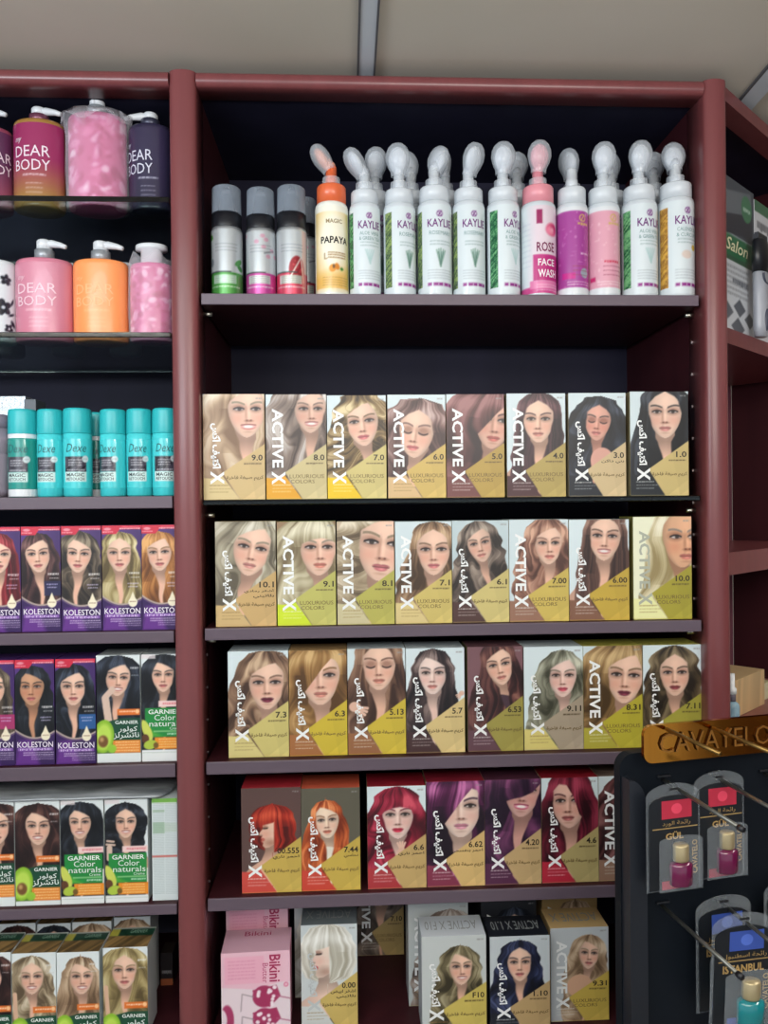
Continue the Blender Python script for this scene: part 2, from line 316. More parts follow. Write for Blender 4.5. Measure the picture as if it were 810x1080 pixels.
R2 = [
 ((227.3, 291, 550), 'A', '10.1', dict(bg=(204, 200, 180), p=P(.6, .47, .44, 'ash10', 'left', 'side', tilt=.2, yaw=.1, lip=(206, 136, 128)), gold=(202, 168, 112), tri=(206, 176, 122)), 'hair dye box 10.1 with an ash blonde woman, leftmost on its wooden shelf'),
 ((292.4, 354, 550), 'L', '9.1', dict(bg=(150, 120, 90), p=P(.69, .48, .45, 'pale', 'left', 'bangs', yaw=.3, lip=(212, 128, 112)), gold=(190, 186, 102), tri=(206, 226, 44)), 'hair dye box 9.1 with short pale hair and a lime green corner'),
 ((355.6, 415.8, 550), 'L', '8.1', dict(bg=(196, 176, 150), p=P(.78, .43, .62, 'sand', 'curly', 'side', yaw=.15, tilt=.12, lip=(196, 112, 116)), gold=(182, 176, 88), tri=(204, 194, 154)), 'hair dye box 8.1 with a large close-up face under sandy curls'),
 ((417, 476.4, 550), 'L', '7.1', dict(bg=W, p=P(.68, .53, .42, 'honey', 'long', 'centre', lip=(204, 116, 118)), gold=(206, 186, 108), tri=(218, 198, 138)), 'hair dye box 7.1 with long centre parted honey hair'),
 ((477, 536.6, 549), 'A', '6.1', dict(bg=(190, 206, 210), p=P(.5, .42, .31, 'smoke', 'wavy', 'side', tilt=-.2, yaw=-.15, lip=(200, 128, 118), skin=(216, 180, 160)), gold=(206, 190, 122), tri=(82, 56, 52)), 'hair dye box 6.1 with smoky wavy hair and a head tilted sideways'),
 ((537.2, 599.6, 548), 'L', '7.00', dict(bg=W, p=P(.65, .42, .33, 'copper', 'wavy', 'side', yaw=.3, lip=(206, 122, 112)), gold=(206, 182, 92), tri=(152, 112, 92)), 'hair dye box 7.00 with copper brown waves and a soft smile'),
 ((600.4, 663.5, 548), 'A', '6.00', dict(bg=W2, p=P(.6, .3, .375, 'brown', 'straight', 'centre', yaw=-.05, tilt=.06, smile=1), gold=(196, 166, 64), tri=(132, 92, 72)), 'hair dye box 6.00 with a smiling woman with straight brown hair'),
 ((668, 729.4, 545), 'L', '10.0', dict(bg=(236, 237, 208), p=P(.79, .38, .48, 'plat', 'left', 'pulled', yaw=.8, lip=(206, 122, 108), skin=(222, 172, 136), wid=.55), gold=(168, 158, 54), tri=(236, 236, 172)), 'pale yellow hair dye box 10.0 with a woman turned right'),
]
R3 = [
 ((240.7, 304.3, 686.7), 'A', '7.3', dict(bg=W2, p=P(.64, .56, .42, 'caramel', 'wavy', 'side', yaw=.05, lip=(112, 36, 58)), gold=(206, 192, 118), tri=(216, 202, 134)), 'hair dye box 7.3 with caramel waves and dark wine lips'),
 ((305, 366, 686), 'A', '6.3', dict(bg=(196, 160, 110), p=P(.53, .47, .48, 'gold', 'big', 'swoop', yaw=.1, lip=(206, 130, 116)), gold=(206, 182, 58), tri=(166, 108, 62)), 'hair dye box 6.3 with golden brown hair swept over one eye'),
 ((366.8, 427.8, 684), 'A', '5.13', dict(bg=W, p=P(.54, .31, .41, 'choc', 'long', 'centre', eyes='closed', lip=(204, 128, 112)), gold=(206, 182, 62), tri=(152, 102, 66), extra=[('hand', .12, 1.0, .22, .55)]), 'hair dye box 5.13 with closed eyes and a hand in the hair'),
 ((428.5, 490, 683.5), 'A', '5.7', dict(bg=W2, p=P(.46, .45, .34, 'dark', 'long', 'sideL', yaw=-.1, lip=(206, 132, 122), skin=(230, 206, 196)), gold=(216, 192, 132), tri=(70, 46, 46), extra=[('hand', .95, .78, .1, 2.4)]), 'hair dye box 5.7 with long dark brown hair on white'),
 ((493.3, 551.6, 682), 'A', '6.53', dict(bg=(122, 86, 92), p=P(.58, .35, .34, 'auburn', 'long', 'side', tilt=-.18, lip=(196, 122, 112), garment=(72, 52, 62)), gold=(158, 148, 74), tri=(98, 66, 76)), 'mauve hair dye box 6.53 with auburn hair and a dark top'),
 ((552.7, 615, 682), 'A', '9.11', dict(bg=W2, p=P(.655, .51, .335, 'grey', 'wavy', 'side', lip=(206, 82, 100), skin=(226, 196, 184)), gold=(166, 152, 132), tri=(216, 202, 122)), 'hair dye box 9.11 with silver ash waves and pink lips'),
 ((615.5, 677.5, 681), 'L', '8.31', dict(bg=W, p=P(.71, .53, .44, 'sweep', 'left', 'side', tilt=.08, lip=(122, 52, 70)), gold=(182, 172, 58), tri=(176, 168, 66)), 'hair dye box 8.31 with side swept golden hair, beside the gold sign'),
 ((678.3, 740.5, 680), 'A', '7.11', dict(bg=W2, p=P(.54, .49, .36, 'olive', 'wavy', 'centre', lip=(150, 70, 76)), gold=(168, 162, 68), tri=(176, 168, 80)), 'hair dye box 7.11 with olive brown waves, half behind the gold sign'),
]
R4 = [
 ((254.8, 317.6, 830.7), 'A', '00.555', dict(bg=(92, 68, 64), p=P(.52, .70, .31, 'fire', 'bob', 'bangs', profile=-1, lip=(196, 92, 82)), gold=(200, 172, 84), tri=(206, 76, 66)), 'dark hair dye box 00.555 with a fiery red bob in profile'),
 ((318, 379.8, 831), 'A', '7.44', dict(bg=(94, 90, 76), p=P(.44, .57, .29, 'orange', 'long', 'sideL', yaw=-.1, tilt=-.06, lip=(206, 112, 92), skin=(232, 208, 186), garment=(226, 220, 206)), gold=(200, 172, 78), tri=(206, 72, 56)), 'hair dye box 7.44 with long orange hair on olive grey'),
 ((387.7, 449.3, 829), 'A', '6.6', dict(bg=W2, p=P(.52, .52, .38, 'red', 'wavy', 'bangs', yaw=-.02, lip=(202, 42, 72), skin=(230, 202, 192)), gold=(196, 166, 108), tri=(176, 56, 62), extra=[('hand', .58, 1.12, .16, -1.6)]), 'hair dye box 6.6 with cherry red hair and a full fringe'),
 ((450, 511, 824), 'A', '6.62', dict(bg=W, p=P(.58, .47, .5, 'violet', 'big', 'swoop', yaw=.1, lip=(216, 142, 160), skin=(230, 204, 190)), gold=(216, 182, 118), tri=(132, 52, 76)), 'hair dye box 6.62 with glossy violet hair over one eye'),
 ((511.4, 570.6, 822), 'A', '4.20', dict(bg=(80, 40, 74), p=P(.67, .22, .45, 'purple', 'big', 'cover', tilt=.1, yaw=.05, smile=1, lip=(196, 72, 110), skin=(206, 162, 152)), gold=(196, 166, 118), tri=(86, 42, 72)), 'purple hair dye box 4.20 with hair hiding the eyes of a laughing woman'),
 ((571.4, 631, 820), 'A', '4.6', dict(bg=W, p=P(.5, .44, .44, 'burg', 'long', 'right', yaw=-.25, lip=(176, 96, 96), skin=(214, 172, 156)), gold=(178, 162, 108), tri=(182, 42, 62)), 'hair dye box 4.6 with burgundy hair and a red corner'),
 ((631.6, 692, 818), 'L', '4.45', dict(bg=W, p=P(.68, .5, .4, 'mahog', 'left', 'side', yaw=.1, lip=(170, 84, 84)), gold=(170, 150, 96), tri=(152, 118, 98)), 'hair dye box partly hidden by the black display stand'),
]
TOPC = {'00.555': (168, 42, 52), '7.44': (204, 92, 66), '6.6': (150, 32, 46), '6.62': (140, 36, 52), '4.20': (84, 44, 60), '4.6': (146, 28, 42), '4.45': (120, 100, 90), '10.1': (190, 160, 110), '9.1': (176, 190, 90), '10.0': (200, 200, 90), '8.31': (186, 180, 80), '7.11': (180, 176, 80)}

K1 = [((-20, 21.8), 'kred', 'straight', 'sideL', dict(yaw=.1), None, 'purple hair dye box with a red haired woman at the left picture edge'),
 ((22.6, 64), 'kbrown', 'long', 'side', dict(yaw=-.2, tilt=-.08), (40, 40, 80), 'purple hair dye box with dark brown hair and a navy patch'),
 ((65, 107), 'kash', 'wavy', 'sideL', dict(yaw=-.1, tilt=.08), None, 'purple hair dye box with ash brown waves, between the dark brown and the blonde'),
 ((108, 149.4), 'kblonde', 'long', 'centre', dict(), None, 'purple hair dye box with a golden blonde woman'),
 ((149.8, 191), 'kginger', 'long', 'side', dict(yaw=.05, tilt=-.04), None, 'purple hair dye box with ginger hair, against the cabinet divider')]
K2 = [((-26, 15.4), 'kash', 'straight', 'centre', dict(yaw=.1), (176, 50, 110), 'purple hair dye box with a pink patch at the left picture edge'),
 ((16, 57.4), 'black2', 'long', 'sideL', dict(yaw=-.2, skin=(198, 150, 118)), None, 'purple hair dye box with a tanned black haired woman, second on its shelf'),
 ((58.8, 100.8), 'black', 'wavy', 'side', dict(yaw=.05), (44, 96, 160), 'purple hair dye box with blue black hair and a blue patch')]
# ------------------------------------------------------------------ blender helpers
import bpy, bmesh
from mathutils import Vector, Matrix, Euler
SC = bpy.context.scene
COL = SC.collection
ZC = 1.62                                      # eye height of the camera

def lin(c):
    c = np.asarray(c, float) / 255.
    return np.where(c <= .04045, c / 12.92, ((c + .055) / 1.055) ** 2.4)

MATS = {}
def mat(name, rgb, rough=.5, metal=0., coat=0., spec=.5, bump=None):
    key = (name, tuple(rgb), rough, metal)
    if key in MATS: return MATS[key]
    m = bpy.data.materials.new(name); m.use_nodes = True
    b = m.node_tree.nodes['Principled BSDF']
    b.inputs['Base Color'].default_value = (*lin(rgb), 1); b.inputs['Roughness'].default_value = rough
    b.inputs['Metallic'].default_value = metal; b.inputs['Coat Weight'].default_value = coat
    b.inputs['Specular IOR Level'].default_value = spec
    MATS[key] = m; return m

def noisy(name, c1, c2, scale=(40, 40, 40), rough=.5, bump=0., detail=4, metal=0.):
    m = mat(name, c1, rough, metal); nt = m.node_tree
    if nt.nodes.get('Noise Texture'): return m
    tc = nt.nodes.new('ShaderNodeTexCoord'); mp = nt.nodes.new('ShaderNodeMapping'); n = nt.nodes.new('ShaderNodeTexNoise'); r = nt.nodes.new('ShaderNodeValToRGB')
    b = nt.nodes['Principled BSDF']
    mp.inputs['Scale'].default_value = scale; n.inputs['Scale'].default_value = 1; n.inputs['Detail'].default_value = detail
    nt.links.new(tc.outputs['Object'], mp.inputs[0]); nt.links.new(mp.outputs[0], n.inputs['Vector']); nt.links.new(n.outputs['Fac'], r.inputs[0])
    r.color_ramp.elements[0].position = .3; r.color_ramp.elements[1].position = .7
    r.color_ramp.elements[0].color = (*lin(c1), 1); r.color_ramp.elements[1].color = (*lin(c2), 1)
    nt.links.new(r.outputs[0], b.inputs['Base Color'])
    if bump:
        bp = nt.nodes.new('ShaderNodeBump'); bp.inputs['Strength'].default_value = bump; bp.inputs['Distance'].default_value = .002
        nt.links.new(n.outputs['Fac'], bp.inputs['Height']); nt.links.new(bp.outputs[0], b.inputs['Normal'])
    return m

def printmat(name='printed', rough=.38, metal=0., coat=.0):
    key = ('print', name)
    if key in MATS: return MATS[key]
    m = bpy.data.materials.new(name); m.use_nodes = True; nt = m.node_tree
    a = nt.nodes.new('ShaderNodeAttribute'); a.attribute_name = 'Col'; b = nt.nodes['Principled BSDF']
    nt.links.new(a.outputs['Color'], b.inputs['Base Color']); b.inputs['Roughness'].default_value = rough; b.inputs['Metallic'].default_value = metal
    b.inputs['Coat Weight'].default_value = coat
    MATS[key] = m; return m

def film(name, rgb=(225, 232, 236), clear=.7, rough=.15, edge=.5):
    """thin clear plastic: mostly see-through, a little milky, with a gloss"""
    key = ('film', name)
    if key in MATS: return MATS[key]
    m = bpy.data.materials.new(name); m.use_nodes = True; nt = m.node_tree
    b = nt.nodes['Principled BSDF']; out = nt.nodes['Material Output']
    b.inputs['Base Color'].default_value = (*lin(rgb), 1); b.inputs['Roughness'].default_value = rough
    t = nt.nodes.new('ShaderNodeBsdfTransparent'); mx = nt.nodes.new('ShaderNodeMixShader'); lw = nt.nodes.new('ShaderNodeLayerWeight'); mr = nt.nodes.new('ShaderNodeMapRange')
    lw.inputs['Blend'].default_value = .35
    mr.inputs['To Min'].default_value = 1 - clear; mr.inputs['To Max'].default_value = min(1, 1 - clear + edge)
    nt.links.new(lw.outputs['Facing'], mr.inputs['Value']); nt.links.new(mr.outputs[0], mx.inputs[0])
    nt.links.new(t.outputs[0], mx.inputs[1]); nt.links.new(b.outputs[0], mx.inputs[2]); nt.links.new(mx.outputs[0], out.inputs['Surface'])
    MATS[key] = m; return m

def glassmat(name, rgb, rough=.02):
    key = ('glass', name)
    if key in MATS: return MATS[key]
    m = bpy.data.materials.new(name); m.use_nodes = True; b = m.node_tree.nodes['Principled BSDF']
    b.inputs['Base Color'].default_value = (*lin(rgb), 1); b.inputs['Roughness'].default_value = rough; b.inputs['Transmission Weight'].default_value = 1; b.inputs['IOR'].default_value = 1.48
    MATS[key] = m; return m

def link(name, me, parent=None, mats=(), loc=(0, 0, 0), rot=0):
    o = bpy.data.objects.new(name, me); COL.objects.link(o)
    if me is not None:
        for m in mats: me.materials.append(m)
    o.location = loc; o.rotation_euler = (0, 0, rot)
    if parent is not None: o.parent = parent
    return o
def tag(o, label=None, cat=None, group=None, kind=None):
    if label: o['label'] = label
    if cat: o['category'] = cat
    if group: o['group'] = group
    if kind: o['kind'] = kind
    return o
def thing(name, label, cat, loc=(0, 0, 0), rot=0, group=None):
    return tag(link(name, None, loc=loc, rot=rot), label, cat, group)

class MB:
    """collects shapes for ONE mesh"""
    def __init__(s): s.v = []; s.f = []; s.mi = []; s.sm = []
    def add(s, vs, fs, mi=0, smooth=False):
        b = len(s.v); s.v += [tuple(v) for v in vs]
        for f in fs: s.f.append([b + i for i in f]); s.mi.append(mi); s.sm.append(smooth)
    def box(s, x0, x1, y0, y1, z0, z1, mi=0, bev=0.):
        if bev <= 0:
            vs = [(x, y, z) for z in (z0, z1) for y in (y0, y1) for x in (x0, x1)]
            s.add(vs, [(0, 2, 3, 1), (4, 5, 7, 6), (0, 1, 5, 4), (2, 6, 7, 3), (0, 4, 6, 2), (1, 3, 7, 5)], mi); return
        bm = bmesh.new(); bmesh.ops.create_cube(bm, size=1)
        for v in bm.verts: v.co = ((x0 + x1) / 2 + v.co.x * (x1 - x0), (y0 + y1) / 2 + v.co.y * (y1 - y0), (z0 + z1) / 2 + v.co.z * (z1 - z0))
        bmesh.ops.bevel(bm, geom=bm.edges[:], offset=bev, segments=2, affect='EDGES', profile=.5)
        bm.verts.index_update(); s.add([v.co[:] for v in bm.verts], [[v.index for v in f.verts] for f in bm.faces], mi); bm.free()
    def lathe(s, prof, cx=0, cy=0, seg=28, mi=0, sx=1., sy=1., smooth=True, caps=True):
        n = len(prof); vs = [(cx + r * sx * math.cos(2 * math.pi * k / seg), cy + r * sy * math.sin(2 * math.pi * k / seg), z) for r, z in prof for k in range(seg)]
        fs = [(i * seg + k, i * seg + (k + 1) % seg, (i + 1) * seg + (k + 1) % seg, (i + 1) * seg + k) for i in range(n - 1) for k in range(seg)]
        if caps: fs += [tuple(range(seg - 1, -1, -1)), tuple((n - 1) * seg + k for k in range(seg))]
        s.add(vs, fs, mi, smooth)
    def tube(s, pts, r, seg=12, mi=0, caps=True):
        pts = [Vector(p) for p in pts]; rs = r if isinstance(r, (list, tuple)) else [r] * len(pts)
        vs = []; n = len(pts); up = None
        for i, p in enumerate(pts):
            t = (pts[min(i + 1, n - 1)] - pts[max(i - 1, 0)]).normalized()
            if up is None: up = t.orthogonal().normalized()
            a = (up - t * up.dot(t)).normalized(); b = t.cross(a); up = a
            vs += [p + (a * math.cos(2 * math.pi * k / seg) + b * math.sin(2 * math.pi * k / seg)) * rs[i] for k in range(seg)]
        fs = [(i * seg + k, i * seg + (k + 1) % seg, (i + 1) * seg + (k + 1) % seg, (i + 1) * seg + k) for i in range(n - 1) for k in range(seg)]
        if caps: fs += [tuple(range(seg - 1, -1, -1)), tuple((n - 1) * seg + k for k in range(seg))]
        s.add(vs, fs, mi, True)
    def ball(s, c, r, M=None, seg=20, rings=12, mi=0, cut=None):
        M = M or Matrix.Identity(3); vs = []; fs = []
        for i in range(rings + 1):
            th = math.pi * i / rings
            for k in range(seg):
                ph = 2 * math.pi * k / seg
                vs.append(Vector(c) + M @ Vector((r[0] * math.sin(th) * math.cos(ph), r[1] * math.sin(th) * math.sin(ph), r[2] * math.cos(th))))
        for i in range(rings):
            for k in range(seg): fs.append((i * seg + k, (i + 1) * seg + k, (i + 1) * seg + (k + 1) % seg, i * seg + (k + 1) % seg))
        s.add(vs, fs, mi, True)
    def prism(s, poly, z0, z1, mi=0, smooth=False, axis='z'):
        n = len(poly)
        g = {'z': lambda p, h: (p[0], p[1], h), 'x': lambda p, h: (h, p[0], p[1]), 'y': lambda p, h: (p[0], h, p[1])}[axis]
        vs = [g(p, z0) for p in poly] + [g(p, z1) for p in poly]
        s.add(vs, [(i, (i + 1) % n, n + (i + 1) % n, n + i) for i in range(n)], mi, smooth)
        s.add(vs, [tuple(range(n - 1, -1, -1)), tuple(range(n, 2 * n))], mi, False)
    def xf(s, M, start=0):
        s.v[start:] = [tuple(M @ Vector(v)) for v in s.v[start:]]
    def build(s, name, mats, parent=None, loc=(0, 0, 0), rot=0):
        me = bpy.data.meshes.new(name); me.from_pydata(s.v, [], s.f)
        me.polygons.foreach_set('material_index', s.mi); me.polygons.foreach_set('use_smooth', s.sm)
        bm = bmesh.new(); bm.from_mesh(me); bmesh.ops.recalc_face_normals(bm, faces=bm.faces); bm.to_mesh(me); bm.free()
        if not isinstance(mats, (list, tuple)): mats = [mats]
        return link(name, me, parent, mats, loc, rot)

def gridmesh(name, c, fn, m, parent):
    """a printed sheet: the picture's colours on a fine mesh, laid on the pack's surface by fn(u, v)"""
    ny, nx = c.ny, c.nx
    co = np.stack(fn(c.X, c.Y), -1).reshape(-1, 3)
    me = bpy.data.meshes.new(name)
    me.vertices.add(nx * ny); me.vertices.foreach_set('co', co.astype(np.float32).ravel())
    i = np.arange(nx * ny).reshape(ny, nx)
    q = np.stack([i[1:, :-1], i[1:, 1:], i[:-1, 1:], i[:-1, :-1]], -1).reshape(-1, 4); nf = len(q)
    me.loops.add(nf * 4); me.loops.foreach_set('vertex_index', q.ravel().astype(np.int32))
    me.polygons.add(nf); me.polygons.foreach_set('loop_start', (np.arange(nf) * 4).astype(np.int32)); me.polygons.foreach_set('use_smooth', np.ones(nf, bool))
    me.update()
    a = me.color_attributes.new('Col', 'FLOAT_COLOR', 'POINT')
    rgba = np.ones((nx * ny, 4), np.float32); rgba[:, :3] = lin(np.clip(c.rgb, 0, 255)).reshape(-1, 3)
    a.data.foreach_set('color', rgba.ravel())
    return link(name, me, parent, [m])

# --- lettering
AR = {}
for k, (ch, code, n) in enumerate([('ا', 0xFE8D, 2), ('ب', 0xFE8F, 4), ('ة', 0xFE93, 2), ('ت', 0xFE95, 4), ('ث', 0xFE99, 4), ('ج', 0xFE9D, 4), ('ح', 0xFEA1, 4), ('خ', 0xFEA5, 4), ('د', 0xFEA9, 2),
      ('ذ', 0xFEAB, 2), ('ر', 0xFEAD, 2), ('ز', 0xFEAF, 2), ('س', 0xFEB1, 4), ('ش', 0xFEB5, 4), ('ص', 0xFEB9, 4), ('ض', 0xFEBD, 4), ('ط', 0xFEC1, 4), ('ظ', 0xFEC5, 4), ('ع', 0xFEC9, 4), ('غ', 0xFECD, 4),
      ('ف', 0xFED1, 4), ('ق', 0xFED5, 4), ('ك', 0xFED9, 4), ('ل', 0xFEDD, 4), ('م', 0xFEE1, 4), ('ن', 0xFEE5, 4), ('ه', 0xFEE9, 4), ('و', 0xFEED, 2), ('ي', 0xFEF1, 4), ('أ', 0xFE83, 2), ('ئ', 0xFE89, 4)]):
    AR[ch] = (code, n)
def arabic(t):
    out = []
    for i, ch in enumerate(t):
        if ch not in AR: out.append(ch); continue
        code, n = AR[ch]
        prev = i > 0 and t[i - 1] in AR and AR[t[i - 1]][1] == 4
        nxt = n == 4 and i + 1 < len(t) and t[i + 1] in AR
        out.append(chr(code + (3 if prev and nxt else 2 if nxt else 1 if prev else 0)))
    return ''.join(reversed(out))

TXT = {}
def glyphs(s, bold=0., shear=0.):
    key = (s, bold, shear)
    if key not in TXT:
        cu = bpy.data.curves.new('lettering', 'FONT'); cu.resolution_u = 2; cu.offset = bold; cu.shear = shear
        cu.body = arabic(s) if any(ch in AR for ch in s) else s
        ob = bpy.data.objects.new('lettering', cu); me = ob.to_mesh()
        v = np.array([q.co[:2] for q in me.vertices]); f = [tuple(p.vertices) for p in me.polygons]
        ob.to_mesh_clear(); bpy.data.objects.remove(ob); bpy.data.curves.remove(cu)
        v = (v - v.min(0)) / (v.max(0) - v.min(0)); TXT[key] = (v, f)
    return TXT[key]

def letters(name, items, fn, parent, label=None, rough=.4, metal=0.):
    """items: (text, (u0, v0, u1, v1), colour[, rot][, bold]) laid by fn(u, v) on a surface"""
    mb = MB(); ms = []; cols = []
    for it in items:
        s, (u0, v0, u1, v1), c = it[:3]; rot = it[3] if len(it) > 3 else 0; bold = it[4] if len(it) > 4 else 0.
        v, f = glyphs(s, bold, it[5] if len(it) > 5 else 0.)
        if rot == 90: U = u0 + v[:, 1] * (u1 - u0); V = v0 + v[:, 0] * (v1 - v0)         # reads downwards
        elif rot == -90: U = u1 - v[:, 1] * (u1 - u0); V = v1 - v[:, 0] * (v1 - v0)      # reads upwards
        else: U = u0 + v[:, 0] * (u1 - u0); V = v1 - v[:, 1] * (v1 - v0)
        if c not in cols: cols.append(c); ms.append(mat('ink', c, rough, metal))
        mb.add(np.stack(fn(U, V), -1), f, cols.index(c))
    me = bpy.data.meshes.new(name); me.from_pydata(mb.v, [], mb.f); me.polygons.foreach_set('material_index', mb.mi)
    o = link(name, me, parent, ms)
    if label: o['label'] = label
    return o

# ------------------------------------------------------------------ camera, found from the straight lines of the cabinet
FOC = 811.
CP = Vector((.1969, -1.0738, ZC))
def _rot(rx, ry, rz):
    cx, sx = math.cos(rx), math.sin(rx); cy, sy = math.cos(ry), math.sin(ry); cz, sz = math.cos(rz), math.sin(rz)
    return np.array([[1, 0, 0], [0, cx, -sx], [0, sx, cx]]) @ np.array([[cy, 0, sy], [0, 1, 0], [-sy, 0, cy]]) @ np.array([[cz, -sz, 0], [sz, cz, 0], [0, 0, 1]])
RC = _rot(.0035, -.0490, -.0100)
AX = [Vector((r[0], r[2], -r[1])) for r in RC]           # right, down, forward in the world
cam = bpy.data.cameras.new('camera'); co_ = bpy.data.objects.new('camera', cam); COL.objects.link(co_)
cam.sensor_fit = 'VERTICAL'; cam.sensor_height = 36; cam.sensor_width = 27; cam.lens = FOC / 1080 * 36; cam.clip_start = .02
Mx = Matrix.Identity(4)
for i, a in enumerate((AX[0], -AX[1], -AX[2])):
    for j in range(3): Mx[j][i] = a[j]
Mx.translation = CP; co_.matrix_world = Mx; SC.camera = co_
def ray(px, py): return AX[0] * ((px - 405) / FOC) + AX[1] * ((py - 540) / FOC) + AX[2]
def at(px, py, Y=0.):
    d = ray(px, py); return CP + d * ((Y - CP.y) / d.y)
def atz(px, py, Z):
    d = ray(px, py); return CP + d * ((Z - CP.z) / d.z)
def hit(px, py, P0, N):
    d = ray(px, py); return CP + d * ((P0 - CP).dot(N) / d.dot(N))
# ------------------------------------------------------------------ materials of the shop
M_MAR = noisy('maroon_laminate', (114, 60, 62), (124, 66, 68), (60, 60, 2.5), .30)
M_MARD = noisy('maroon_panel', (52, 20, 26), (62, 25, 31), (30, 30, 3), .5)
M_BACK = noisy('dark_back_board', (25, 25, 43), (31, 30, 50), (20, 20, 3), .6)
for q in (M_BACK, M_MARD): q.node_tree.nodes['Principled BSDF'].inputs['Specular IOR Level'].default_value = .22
M_EDGE = mat('shelf_edge_band', (96, 82, 94), .42)
M_PIN = mat('steel_pin', (190, 188, 176), .3, 1.)
M_HOLE = mat('plug', (176, 160, 160), .5); M_HOLE2 = mat('plug', (92, 80, 84), .5)
M_CEIL = noisy('ceiling_tile', (206, 199, 184), (214, 207, 194), (3, 3, 3), .8)
M_TRIM = mat('ceiling_trim', (206, 214, 222), .6)
M_DARKTRIM = mat('trim_groove', (92, 92, 96), .7)
M_GLASS = glassmat('shelf_glass', (196, 222, 216))
M_BLACK = mat('black_plastic', (26, 28, 34), .35)
M_STAND = noisy('stand_black', (13, 18, 25), (17, 23, 31), (8, 8, 8), .5)
M_STAND.node_tree.nodes['Principled BSDF'].inputs['Specular IOR Level'].default_value = .18
M_WHITE = mat('white_plastic', (226, 230, 234), .32, coat=.3)
M_CARTON = {}
HS = [ZC + .3004, ZC + .0148, ZC - .1631, ZC - .3484, ZC - .5381, ZC - .7416]
XL, XR = -.0033, .7079
TOPZ = ZC + .602; RAILB = ZC + .5823
CEIL = ZC + .618
DEPTH = .30

WALL_END = -2.2  # added wall stops short so the sign's left end stays bright
# ------------------------------------------------------------------ the room
fl = MB(); fl.box(-2.6, 2.6, -3.4, .8, -.05, 0); tag(fl.build('floor', noisy('floor_tile', (112, 108, 102), (124, 120, 112), (4, 4, 4), .35)), kind='structure')
ce = MB(); ce.box(-2.6, 2.6, -3.4, .8, CEIL, CEIL + .05); tag(ce.build('ceiling', M_CEIL), kind='structure')
wb = MB(); wb.box(-2.6, 2.6, .70, .76, 0, CEIL); tag(wb.build('wall_back', noisy('wall_paint', (190, 186, 178), (196, 192, 184), (3, 3, 3), .7)), kind='structure')
wr = MB(); wr.box(2.6, 2.66, WALL_END, .8, 0, CEIL); tag(wr.build('added_wall_right', noisy('wall_dark', (74, 52, 44), (86, 62, 52), (3, 3, 3), .7)), kind='structure')  # unseen wall added to darken the right part of the sign's reflection
# joint strips of the ceiling panels
x = at(386.5, 82, 0).x
t = MB(); t.box(x - .0115, x + .0115, -3.3, .3, CEIL - .004, CEIL - .0005)
for s in (-1, 1): t.box(x + s * .0115 - .0014, x + s * .0115 + .0014, -3.3, .3, CEIL - .005, CEIL - .0003, 1)
tag(t.build('trim_1', [M_TRIM, M_DARKTRIM]), kind='structure')
p0, p1 = atz(781, 103, CEIL), atz(812, 66, CEIL)
d = (p1 - p0).normalized(); nrm = Vector((-d.y, d.x, 0))
t = MB(); q = [p0 - d * .5, p1 + d * 2]
for a0, b0, mi in ((-.0016, .0016, 1), (.0016, .03, 0)):
    pl = [q[0] + nrm * a0, q[1] + nrm * a0, q[1] + nrm * b0, q[0] + nrm * b0]
    t.prism([(p.x, p.y) for p in pl], CEIL - .004, CEIL - .0005, mi)
tag(t.build('trim_2', [M_TRIM, M_DARKTRIM]), kind='structure')

# ------------------------------------------------------------------ the wall cabinet
cab = thing('wall_cabinet', 'maroon wooden wall cabinet with rounded posts holding all the shelves', 'cabinet', (0, 0, 0))
def round_front(x0, x1, yb=.045, yf=-.012):
    r = (x1 - x0) / 2; xc = (x0 + x1) / 2
    return [(x0, yb)] + [(xc - r * math.cos(a), -(-yf) + (r * .55) * (1 - math.sin(a))) for a in np.linspace(0, math.pi, 15)] + [(x1, yb)]
def post(x0, x1, name):
    m = MB(); m.prism(round_front(x0, x1), .0, TOPZ, 0, True); o = m.build(name, M_MAR, cab); return o
XD0 = -.0400; XP1 = .7409
post(XD0, XL, 'divider_post'); post(XR, XP1, 'end_post')
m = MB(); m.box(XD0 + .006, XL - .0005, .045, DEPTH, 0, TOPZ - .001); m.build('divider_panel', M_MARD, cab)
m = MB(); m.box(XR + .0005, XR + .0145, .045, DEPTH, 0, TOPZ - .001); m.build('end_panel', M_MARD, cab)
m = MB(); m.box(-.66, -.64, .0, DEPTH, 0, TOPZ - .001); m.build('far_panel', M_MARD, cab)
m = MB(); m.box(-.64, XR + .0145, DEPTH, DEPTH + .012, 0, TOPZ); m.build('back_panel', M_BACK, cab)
def rail_prof(zb, zt, yf=-.010, yb=.03):
    r = (zt - zb) / 2; zc = (zt + zb) / 2
    return [(yb, zb)] + [(yf + r * .8 * (1 - math.sin(a)), zc - r * math.cos(a)) for a in np.linspace(0, math.pi, 11)] + [(yb, zt)]
for x0, x1 in ((-.64, XD0), (XL, XR)):
    m = MB(); m.prism(rail_prof(RAILB, TOPZ), x0 + .0004, x1 - .0004, 0, True, 'x'); m.build('top_rail', M_MAR, cab)
m = MB(); m.box(-.64, XR + .0145, .03, DEPTH, TOPZ - .018, TOPZ); m.build('top_panel', M_BACK, cab)
m = MB(); m.box(-.64, XR + .0145, .02, DEPTH, .0, .08); m.build('plinth', M_MARD, cab)
for k in range(10):
    z = at(734, 361 + 33.8 * k, .035).z
    m = MB(); m.tube([(XR + .0008, .036, z), (XR - .0012, .036, z)], .0022, 8); m.build('screw_plug', M_HOLE, cab)
for k in range(8):
    z = at(217, 690 + 34 * k, .035).z
    m = MB(); m.tube([(XL - .0008, .03, z), (XL + .0012, .03, z)], .0018, 8); m.build('screw_plug', M_HOLE2, cab)
